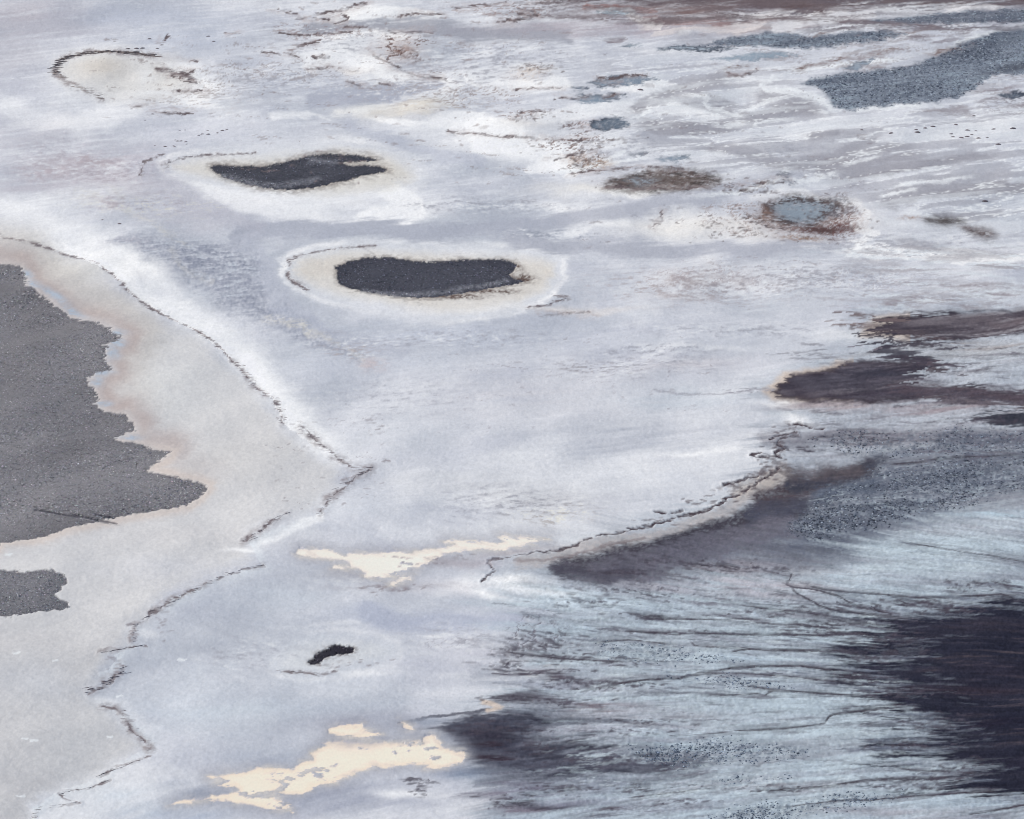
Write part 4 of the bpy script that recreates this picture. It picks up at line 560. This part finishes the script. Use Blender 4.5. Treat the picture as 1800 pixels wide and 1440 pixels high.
# long single cracks of the northern crust
for pts, wd in [([(488, 14), (505, 20), (522, 24)], .5), ([(520, 32), (550, 25), (600, 17), (645, 3)], 2.2), ([(550, 30), (580, 35)], .7), ([(600, 25), (612, 32), (615, 36), (590, 41)], 1), ([(700, 30), (740, 27), (780, 25)], .9), ([(795, 12), (840, 8), (892, 2)], 1.5), ([(876, 41), (900, 38)], 1.2),
                ([(492, 60), (520, 61), (545, 62)], 1), ([(555, 61), (600, 59), (618, 58)], 1.3), ([(462, 93), (490, 95)], .7), ([(505, 97), (525, 101)], .7), ([(553, 102), (576, 100)], .9), ([(535, 122), (585, 116)], .9), ([(522, 82), (566, 73)], .7), ([(605, 50), (645, 48)], 1), ([(645, 85), (660, 100), (680, 108), (700, 120), (722, 129), (745, 133), (782, 137)], 1),
                ([(680, 52), (690, 55), (750, 55), (770, 60)], 1), ([(605, 142), (632, 150)], .5), ([(790, 230), (830, 233), (870, 240), (900, 243)], .5), ([(665, 145), (690, 150)], .4), ([(900, 40), (945, 27)], 1.6), ([(910, 26), (945, 26)], 1.2), ([(905, 155), (985, 157)], .5), ([(975, 175), (1000, 172), (1030, 170)], .7), ([(905, 210), (925, 198), (960, 200)], .6), ([(895, 240), (1000, 245), (1060, 248)], .6),
                ([(975, 280), (1015, 270), (1050, 262)], .7), ([(1005, 306), (1060, 302), (1120, 296), (1200, 300)], .7), ([(1065, 334), (1110, 332), (1180, 336), (1250, 333)], .9), ([(1140, 398), (1160, 385), (1164, 372)], .7), ([(1345, 395), (1375, 398), (1400, 394)], .6), ([(1280, 130), (1300, 134), (1330, 122)], 1.2), ([(925, 8), (990, 3)], 1.2),
                ([(1300, 335), (1340, 325), (1380, 322)], 1), ([(1050, 138), (1080, 142), (1100, 136), (1135, 136)], .9), ([(1060, 173), (1085, 166)], .8), ([(945, 555), (1000, 549), (1040, 548)], .4), ([(335, 107), (348, 109)], .5), ([(395, 60), (420, 61)], .9), ([(290, 72), (298, 66)], .8), ([(275, 120), (300, 119)], 1), ([(305, 132), (325, 126)], 1.1), ([(318, 136), (342, 124)], .9), ([(325, 141), (343, 142)], .7), ([(302, 158), (358, 157)], .4), ([(230, 188), (245, 185)], .5), ([(272, 198), (340, 199)], .4)]:
    sl, m, d, t = stroke(pts, wd * .55, 2.4, 1, n_fin, .9); over(sl, np.clip(m * (.75 + .3 * wf[sl]), 0, .95), (94, 82, 86)); H[sl] -= m * .03
    sl, m, d, t = stroke(pts, wd, 9, 2, n_fin, 3); over(sl, np.clip(m * .28 * (1 + .8 * n_fin[sl]), 0, .6), (172, 156, 156))
runs(170, (430, 0, 1000, 330), (5, 22), (.1, .6), (138, 122, 122), .75, lambda x, y: -.05)
runs(70, (180, 60, 480, 210), (5, 18), (.1, .5), (138, 124, 124), .7, lambda x, y: -.05)
runs(120, (1000, 60, 1560, 440), (5, 26), (.1, .6), (132, 122, 128), .6, lambda x, y: -.1)
runs(60, (1150, 450, 1560, 540), (4, 16), (.1, .5), (150, 138, 144), .6, lambda x, y: .0)
runs(60, (850, 590, 1250, 720), (4, 14), (.1, .5), (150, 142, 150), .6, lambda x, y: -.1)
runs(50, (600, 620, 950, 760), (4, 10), (.1, .4), (160, 156, 166), .6, lambda x, y: .1)
runs(60, (480, 730, 680, 900), (4, 14), (.1, .5), (140, 130, 136), .7, lambda x, y: -.15)

# --- fine tone and relief over everything ---------------------------------------------------------
bedall = np.zeros((NY, NX), bool); pudall = bedall.copy()
for b in BEDS.values(): bedall |= b[0]
for p in PUD.values(): pudall |= p
g = 1 + (.022 * n_gr + .014 * n_fin) * np.where(pudall, .3, 1)
east = np.zeros((NY, NX), np.float32); sl, m, d = poly(EAST, (30, 60), 2); east[sl] = m
g += east * (.05 * n_st2 + .06 * n_hs + .05 * n_gr) * ~pudall
col *= np.clip(g, .5, 1.5)[..., None] * np.where(pudall[..., None], 1, np.array((.99, 1.0, .956), np.float32)); col = np.clip(col, .004, .92)
flat = np.where(pudall, 0, 1)
pudfar = np.ones((NY, NX), np.float32)
for P in (P1, P2, P3, P4, BED_C, BED_D, BED_E):
    sl, m, d = poly(P, (90, 4), 0); pudfar[sl] *= 1 - m
H += .28 * pudfar * fbm(XR / 17, YR / 13, 2, .5, 61)
H += flat * (.016 * n_fin + .006 * n_gr + .03 * n_med + ROUGH * (.035 * n_fin + .02 * n_gr) + east * (.012 * n_st2 + .01 * n_gr))

# ------------------------------------------------------------------ materials
def soil_material(name, rough, grain, bump, spec=.25):
    m = bpy.data.materials.new(name); m.use_nodes = True; nt = m.node_tree; N = nt.nodes; L = nt.links
    p = N["Principled BSDF"]; p.inputs["Roughness"].default_value = rough; p.inputs["Specular IOR Level"].default_value = spec
    at = N.new("ShaderNodeAttribute"); at.attribute_name = "soil"
    tc = N.new("ShaderNodeTexCoord"); mp = N.new("ShaderNodeMapping"); mp.inputs["Scale"].default_value = (2.6, 1.3, 2.6)
    L.new(tc.outputs["Object"], mp.inputs[0])
    nz = N.new("ShaderNodeTexNoise"); nz.inputs["Scale"].default_value = 1.0; nz.inputs["Detail"].default_value = 3; L.new(mp.outputs[0], nz.inputs["Vector"])
    mr = N.new("ShaderNodeMapRange"); mr.inputs["From Min"].default_value = .3; mr.inputs["From Max"].default_value = .7
    mr.inputs["To Min"].default_value = 1 - grain; mr.inputs["To Max"].default_value = 1 + grain; L.new(nz.outputs[0], mr.inputs[0])
    mx = N.new("ShaderNodeVectorMath"); mx.operation = 'SCALE'; L.new(at.outputs["Color"], mx.inputs[0]); L.new(mr.outputs[0], mx.inputs["Scale"])
    L.new(mx.outputs[0], p.inputs["Base Color"])
    if bump:
        b = N.new("ShaderNodeBump"); b.inputs["Strength"].default_value = bump; b.inputs["Distance"].default_value = .06
        L.new(nz.outputs[0], b.inputs["Height"]); L.new(b.outputs[0], p.inputs["Normal"])
    return m
M_SALT = soil_material("salt_crust", .95, .045, .25, .06)
M_GRAVEL = soil_material("gravel", .9, .12, .4, .08)
M_BRINE = soil_material("cream_brine", .3, .03, 0, .3)
M_MUD = soil_material("wet_black_mud", .9, .14, .2, .04)
def plain(name, c, rough=.9, var=.3):
    m = bpy.data.materials.new(name); m.use_nodes = True; nt = m.node_tree; N = nt.nodes; L = nt.links
    p = N["Principled BSDF"]; p.inputs["Roughness"].default_value = rough; p.inputs["Specular IOR Level"].default_value = .2
    oi = N.new("ShaderNodeObjectInfo"); geo = N.new("ShaderNodeNewGeometry"); nz = N.new("ShaderNodeTexNoise"); nz.inputs["Scale"].default_value = 3.0
    L.new(geo.outputs["Position"], nz.inputs["Vector"])
    ad = N.new("ShaderNodeMath"); ad.operation = 'ADD'; L.new(oi.outputs["Random"], ad.inputs[0]); L.new(nz.outputs[0], ad.inputs[1])
    cr = N.new("ShaderNodeMapRange"); cr.inputs["From Max"].default_value = 2; cr.inputs["To Min"].default_value = 1 - var; cr.inputs["To Max"].default_value = 1 + var; L.new(ad.outputs[0], cr.inputs[0])
    vm = N.new("ShaderNodeVectorMath"); vm.operation = 'SCALE'; vm.inputs[0].default_value = tuple(float(x) for x in lin(c)); L.new(cr.outputs[0], vm.inputs["Scale"])
    L.new(vm.outputs[0], p.inputs["Base Color"]); return m
M_CRUST = plain("dark_crust", (150, 138, 140)); M_CLOD = plain("dark_clod", (118, 108, 112)); M_RINGMUD = plain("brown_ring_mud", (138, 127, 124))

# ------------------------------------------------------------------ meshes out of the survey grid
def make_mesh(name, verts, faces, cols, mat, smooth=True):
    me = bpy.data.meshes.new(name); nv, nf = len(verts), len(faces); k = faces.shape[1]
    me.vertices.add(nv); me.vertices.foreach_set("co", np.ascontiguousarray(verts, np.float32).ravel())
    me.loops.add(nf * k); me.loops.foreach_set("vertex_index", np.ascontiguousarray(faces, np.int32).ravel())
    me.polygons.add(nf); me.polygons.foreach_set("loop_start", np.arange(0, nf * k, k, dtype=np.int32))
    me.polygons.foreach_set("use_smooth", np.full(nf, smooth, bool))
    if cols is not None:
        a = me.attributes.new("soil", 'FLOAT_COLOR', 'POINT')
        a.data.foreach_set("color", np.ascontiguousarray(np.c_[cols, np.ones(nv)], np.float32).ravel())
    me.materials.append(mat); me.update(); return me
def link(name, me, parent=None, **props):
    o = bpy.data.objects.new(name, me); S.collection.objects.link(o)
    if parent: o.parent = parent
    for k, v in props.items(): o[k] = v
    return o
VV = np.stack([X, Y, H], -1).reshape(-1, 3); CC = col.reshape(-1, 3)
ii = (np.arange(NY - 1)[:, None] * NX + np.arange(NX - 1)[None, :])
QUADS = np.stack([ii + NX, ii + NX + 1, ii + 1, ii], -1)            # counter-clockwise seen from above
def face_mask(m): return (m[:-1, :-1].astype(np.int8) + m[1:, :-1] + m[:-1, 1:] + m[1:, 1:]) >= 3
lab = np.zeros((NY - 1, NX - 1), np.int32); ids = {}
def claim(key, m):
    ids[key] = len(ids) + 1; lab[(lab == 0) & face_mask(m)] = ids[key]
for k, (m, c) in BEDS.items(): claim("bed" + k, m)
for k, m in PUD.items(): claim("pud" + k, m)
mm = np.zeros((NY, NX), bool); mm[NAVY_D[0]] = NAVY_D[1] < 0; claim("marsh", mm)
def extract(key, mat=None):
    f = QUADS[lab == ids[key]].reshape(-1, 4); vi, inv = np.unique(f, return_inverse=True)
    return VV[vi], inv.reshape(-1, 4).astype(np.int32), CC[vi]
# the salt flat: survey grid plus rings running out to the horizon, one sheet
f0 = QUADS[lab == 0].reshape(-1, 4)
bi = np.concatenate([np.arange(NX), np.arange(1, NY) * NX + NX - 1, (NY - 1) * NX + np.arange(NX - 2, -1, -1), np.arange(NY - 2, 0, -1) * NX])
nb = len(bi); B0 = VV[bi]; ctr = B0.mean(0); rings_v = []; rings_c = []; prev = bi; faces = [f0]; base = len(VV)
for k, s in enumerate((1.04, 1.15, 1.4, 2.2, 5, 16, 60, 150)):
    P = ctr + (B0 - ctr) * s; P[:, 2] = -.02; rings_v.append(P)
    t = min(1, .35 * (k + 1)); tone = np.clip(1 + .06 * fbm(P[:, 0].astype(np.float32) / 30, P[:, 1].astype(np.float32) / 50, 3, .5, 41), .7, 1.2)[:, None]
    rings_c.append(CC[bi] * (1 - t) + lin(SALT) * t * tone)
    cur = base + k * nb + np.arange(nb); faces.append(np.stack([prev, np.roll(prev, -1), np.roll(cur, -1), cur], -1)); prev = cur
allv = np.concatenate([VV] + rings_v); allc = np.concatenate([CC] + rings_c); allf = np.concatenate(faces)
used, inv = np.unique(allf, return_inverse=True)
me = make_mesh("salt_flat", allv[used], inv.reshape(-1, 4), allc[used], M_SALT)
link("salt_flat_ground", me, kind="structure", label="pale lilac and white salt flat streaked with mud and shrinkage cracks", category="ground")

# ------------------------------------------------------------------ gravel, clods
nrng = np.random.RandomState(5)
OCT_V = np.array([(1, 0, 0), (0, 1, 0), (-1, 0, 0), (0, -1, 0), (.1, .1, 1)], np.float32)
OCT_F = np.array([(0, 1, 4), (1, 2, 4), (2, 3, 4), (3, 0, 4)], np.int32)
def height_at(u, v):
    i = np.clip(((v - V0) / DV).astype(int), 0, NY - 1); j = np.clip(((u - U0) / DU).astype(int), 0, NX - 1); return H[i, j], i, j
def grains(u, v, sx, sy, sz, cols):
    """little angular lumps sitting on the ground at map points (u, v)"""
    n = len(u); x, y = world(u, v); z, _, _ = height_at(u, v)
    a = nrng.rand(n) * 6.283; c, s = np.cos(a), np.sin(a)
    base = OCT_V[None] * (1 + .3 * nrng.randn(n, 5, 1)); lx = base[..., 0] * sx[:, None]; ly = base[..., 1] * sy[:, None]
    P = np.stack([x[:, None] + lx * c[:, None] - ly * s[:, None], y[:, None] + lx * s[:, None] + ly * c[:, None], z[:, None] - .03 + base[..., 2] * sz[:, None]], -1).reshape(-1, 3)
    Fc = (OCT_F[None] + 5 * np.arange(n)[:, None, None]).reshape(-1, 3)
    return P, Fc, np.repeat(cols, 5, 0)
def quads_to_tris(f): return np.concatenate([f[:, [0, 1, 2]], f[:, [0, 2, 3]]])
def inside(mask, n, box):
    u = nrng.uniform(box[0], box[2], n); v = nrng.uniform(box[1], box[3], n); _, i, j = height_at(u, v); k = mask[i, j]; return u[k], v[k]
def tri_object(name, bed, grn, mat, **props):
    P, Fc, C = grn
    if bed is not None:
        bv, bf, bc = bed; Fc = np.concatenate([quads_to_tris(bf), Fc + len(bv)]); P = np.concatenate([bv, P]); C = np.concatenate([bc, C])
    return link(name, make_mesh(name, P, Fc, C, mat, False), **props)
BEDINFO = {"A": ("broad grey gravel bank with a ragged notched edge beside the cream mud", (-190, 440, 380, 990), .32, (132, 130, 138)),
           "B": ("small grey gravel tongue just below the broad gravel bank", (-190, 985, 130, 1100), .32, (130, 129, 138)),
           "C": ("narrow dark gravel pool bed with a forked tip inside a cream ring", (365, 268, 685, 336), .32, (82, 82, 94)),
           "D": ("broad dark gravel pool bed with blunt ends inside a cream ring", (585, 448, 925, 528), .32, (84, 84, 96)),
           "E": ("tiny black gravel spot within pale concentric rings of salt", (538, 1130, 626, 1170), .14, (54, 53, 64))}
for k, (lb, box, dens, c) in BEDINFO.items():
    u, v = inside(BEDS[k][0], int((box[2] - box[0]) * (box[3] - box[1]) * dens), box); n = len(u)
    tone = np.exp((.34 if k in 'AB' else .5) * nrng.randn(n))[:, None]; tint = 1 + .05 * nrng.randn(n, 3)
    _, gi, gj = height_at(u, v); cc = np.clip(col[gi, gj] * 1.2 * tone * tint, .01, .6)
    lt = nrng.rand(n) < (.03 if k in 'AB' else .1); cc[lt] *= 1.6
    sz = .07 + .10 * nrng.rand(n)
    g_ = grains(u, v, .07 + .13 * nrng.rand(n), .12 + .2 * nrng.rand(n), sz * .75, cc)
    tri_object("dark_gravel", extract("bed" + k), g_, M_GRAVEL, kind="stuff", label=lb, category="gravel", group="dark gravel beds")
def field_mask(pts, soft=(4, 6), warp=1):
    sl, m, d = poly(pts, soft, warp); f = np.zeros((NY, NX), np.float32); f[sl] = m; return f
for lb, polys, box, dens, c in CF:
    f = np.zeros((NY, NX), np.float32)
    for p in polys: f = np.maximum(f, field_mask(p, (10, 14) if box[1] > 300 else (2, 5), 2 if box[1] > 300 else 1))
    msk = (f * ((.6 + .35 * n_med + .25 * n_st) if box[1] > 300 else 1) > nrng.rand(NY, NX) * .95)
    u, v = inside(msk, int((box[2] - box[0]) * (box[3] - box[1]) * dens), box); n = len(u)
    cc = np.clip(lin(c)[None] * .85 * np.exp(.35 * nrng.randn(n))[:, None], .01, .6); lt = nrng.rand(n) < (.24 if box[1] < 300 else .15); cc[lt] = lin((158, 169, 182)) * np.exp(.2 * nrng.randn(lt.sum()))[:, None]
    g_ = grains(u, v, .08 + .2 * nrng.rand(n), .08 + .2 * nrng.rand(n), .04 + .07 * nrng.rand(n), cc)
    tri_object("mud_clods", None, g_, M_GRAVEL, kind="stuff", label=lb, category="mud clods", group="fields of mud clods")
# puddles and marsh
for k, lb in (("A", "long thin cream brine puddle with ragged islets beside the dark shore edge"), ("B", "largest cream brine puddle, its blunt end touching the dark mud tongue"), ("C", "small rounded cream puddle just above the largest puddle"), ("D", "tiny cream puddle sliver beside the small rounded puddle")):
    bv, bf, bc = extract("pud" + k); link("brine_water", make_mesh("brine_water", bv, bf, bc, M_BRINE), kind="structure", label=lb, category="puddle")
bv, bf, bc = extract("marsh"); link("marsh_ground", make_mesh("marsh_ground", bv, bf, bc, M_MUD), kind="structure", label="black brown marsh mud with feathered fingers reaching into the pale blue flat", category="marsh")

# ------------------------------------------------------------------ driftlines of upturned crust shards, loose clods
def shard_mesh(name, seed, mat):
    r = random.Random(seed); n = 5; V_ = []; F_ = []
    for i in range(n + 1):
        t = i / n; x = t - .5; env = math.sin(max(.04, min(.96, t)) * math.pi) ** .6
        y = r.uniform(-.10, .10); wd = .13 * env * r.uniform(.7, 1.3); h = .5 * env * r.uniform(.6, 1.3)
        V_ += [(x, y - wd, -.15), (x + r.uniform(-.03, .03), y + r.uniform(-.03, .03), h), (x, y + wd, -.15)]
    for i in range(n):
        a = 3 * i
        F_ += [(a, a + 3, a + 4, a + 1), (a + 1, a + 4, a + 5, a + 2)]
    me = bpy.data.meshes.new(name); me.from_pydata(V_, [], F_); me.materials.append(mat); me.update(); return me
SH = {m.name: [shard_mesh("crust_shard", s, m) for s in range(7)] for m in (M_CRUST, M_CLOD, M_RINGMUD)}
def clod_mesh(name, seed, mat):
    r = random.Random(seed); V_ = []; F_ = []; n = 7
    for k, (rad, z) in enumerate(((1, -.2), (.85, .35), (.4, .62))):
        for i in range(n):
            a = i / n * 6.283; q = rad * r.uniform(.75, 1.2); V_.append((q * math.cos(a) * .5, q * math.sin(a) * .5, z * r.uniform(.8, 1.2)))
    V_.append((0, 0, .7))
    for k in range(2):
        for i in range(n): F_.append((k * n + i, k * n + (i + 1) % n, (k + 1) * n + (i + 1) % n, (k + 1) * n + i))
    for i in range(n): F_.append((2 * n + i, 2 * n + (i + 1) % n, 3 * n))
    me = bpy.data.meshes.new(name); me.from_pydata(V_, [], F_); me.materials.append(mat); me.update(); return me
CL = [clod_mesh("clod", s, M_CLOD) for s in range(5)]
def ground_pt(u, v):
    x, y = world(u, v); z, _, _ = height_at(np.array([u]), np.array([v])); return float(x), float(y), float(z[0])
def put_shard(u, v, length_px, slope, wide, mat, parent):
    """length and slope as seen on the map; returns a shard lying at its true place"""
    x0, y0, z0 = ground_pt(u, v); x1, y1 = world(u + length_px, v + slope * length_px); x1, y1 = float(x1), float(y1)
    L = math.hypot(x1 - x0, y1 - y0)
    o = link("crust_shard", rng.choice(SH[mat.name]), parent)
    o.location = (x0 - parent.location.x, y0 - parent.location.y, z0 - .01 - parent.location.z)
    o.rotation_euler = (0, 0, math.atan2(y1 - y0, x1 - x0) + (math.pi if rng.random() < .5 else 0)); o.scale = (L, wide, wide * .38)
    return o
def driftline(pts, step, ln, wide, jit, slope, mat, label, gap=0.0):
    e = bpy.data.objects.new("driftline", None); S.collection.objects.link(e); e.location = ground_pt(*pts[0]); e.empty_display_size = .5
    e["label"] = label; e["category"] = "driftline"; e["group"] = "driftlines of dark crust"
    for i in range(len(pts) - 1):
        a, b = pts[i], pts[i + 1]; d = math.hypot(b[0] - a[0], (b[1] - a[1]) * 1.6); n = max(1, round(d / step))
        for k in range(n):
            if rng.random() < gap: continue
            t = (k + rng.random()) / n; u = a[0] + (b[0] - a[0]) * t + rng.gauss(0, jit); v = a[1] + (b[1] - a[1]) * t + rng.gauss(0, jit * .3)
            seg = (b[1] - a[1]) / (b[0] - a[0]) if abs(b[0] - a[0]) > 2 else 0
            s = (slope * .2 + .95 * seg if abs(seg) < .55 and jit < 2.5 else slope + .12 * max(-1, min(1, seg))) + rng.gauss(0, .06)
            put_shard(u, v, rng.uniform(*ln) * (.7 if mat is not M_RINGMUD else 1), s, wide * rng.uniform(.6, 1.3), mat, e)
    return e
for dl in DRIFT: driftline(dl[0], dl[1], dl[2], dl[3], dl[4], dl[5], {"c": M_CRUST, "d": M_CLOD, "r": M_RINGMUD}[dl[6]], dl[7], dl[8])
# loose clods
def clods(spots, size, label, group):
    for (u, v) in spots:
        o = link("dark_clod", rng.choice(CL)); o.location = ground_pt(u, v); s = size * rng.uniform(.7, 1.3)
        o.rotation_euler = (0, 0, rng.uniform(-.3, .3)); o.scale = (s * 1.5, s * .6, s * .35); o["label"] = label; o["category"] = "clod"; o["group"] = group
clods([(255, 214), (268, 202), (316, 227), (325, 227), (349, 237), (355, 235), (365, 229), (366, 235), (382, 233), (391, 229), (399, 227), (308, 244), (312, 246), (318, 246), (326, 248), (290, 256), (272, 254), (305, 255), (307, 257), (328, 252)], .5, "small dark clod on pale salt above the rounded end of the narrow pool", "clods above the narrow pool")
clods([(202, 74), (262, 69), (284, 80), (366, 66), (276, 87), (290, 72), (376, 76), (240, 88), (250, 87), (225, 89)], .7, "dark clod just above the dried brown-ringed pool", "clods above the dried pool")
clods([(1610, 232), (1626, 229), (1640, 226), (1612, 236), (1672, 237), (1675, 242), (1700, 230), (1715, 231), (1708, 238), (1700, 242), (1690, 244), (1720, 246), (1747, 228), (1755, 258), (1680, 221), (1712, 205), (1780, 228), (1735, 245)], .75, "dark clod on the smooth mud below the broad blue clod sheet", "clods below the clod sheet")
clods([(1125, 159)], .9, "lone dark clod on white salt between two blue hollows", "lone clods"); clods([(1731, 355)], 1.3, "lone blue grey clod on pale mud above two brown mounds", "lone clods 2"); clods([(1566, 237)], .7, "lone dark clod at the tip of a grey mud streak", "lone clods 3"); clods([(1515, 231)], .6, "lone dark clod just above a long grey mud streak", "lone clods 4")
clods([(180, 389), (210, 395)], .6, "dark clod just above the white salt band over the gravel bank", "clods above the white band")
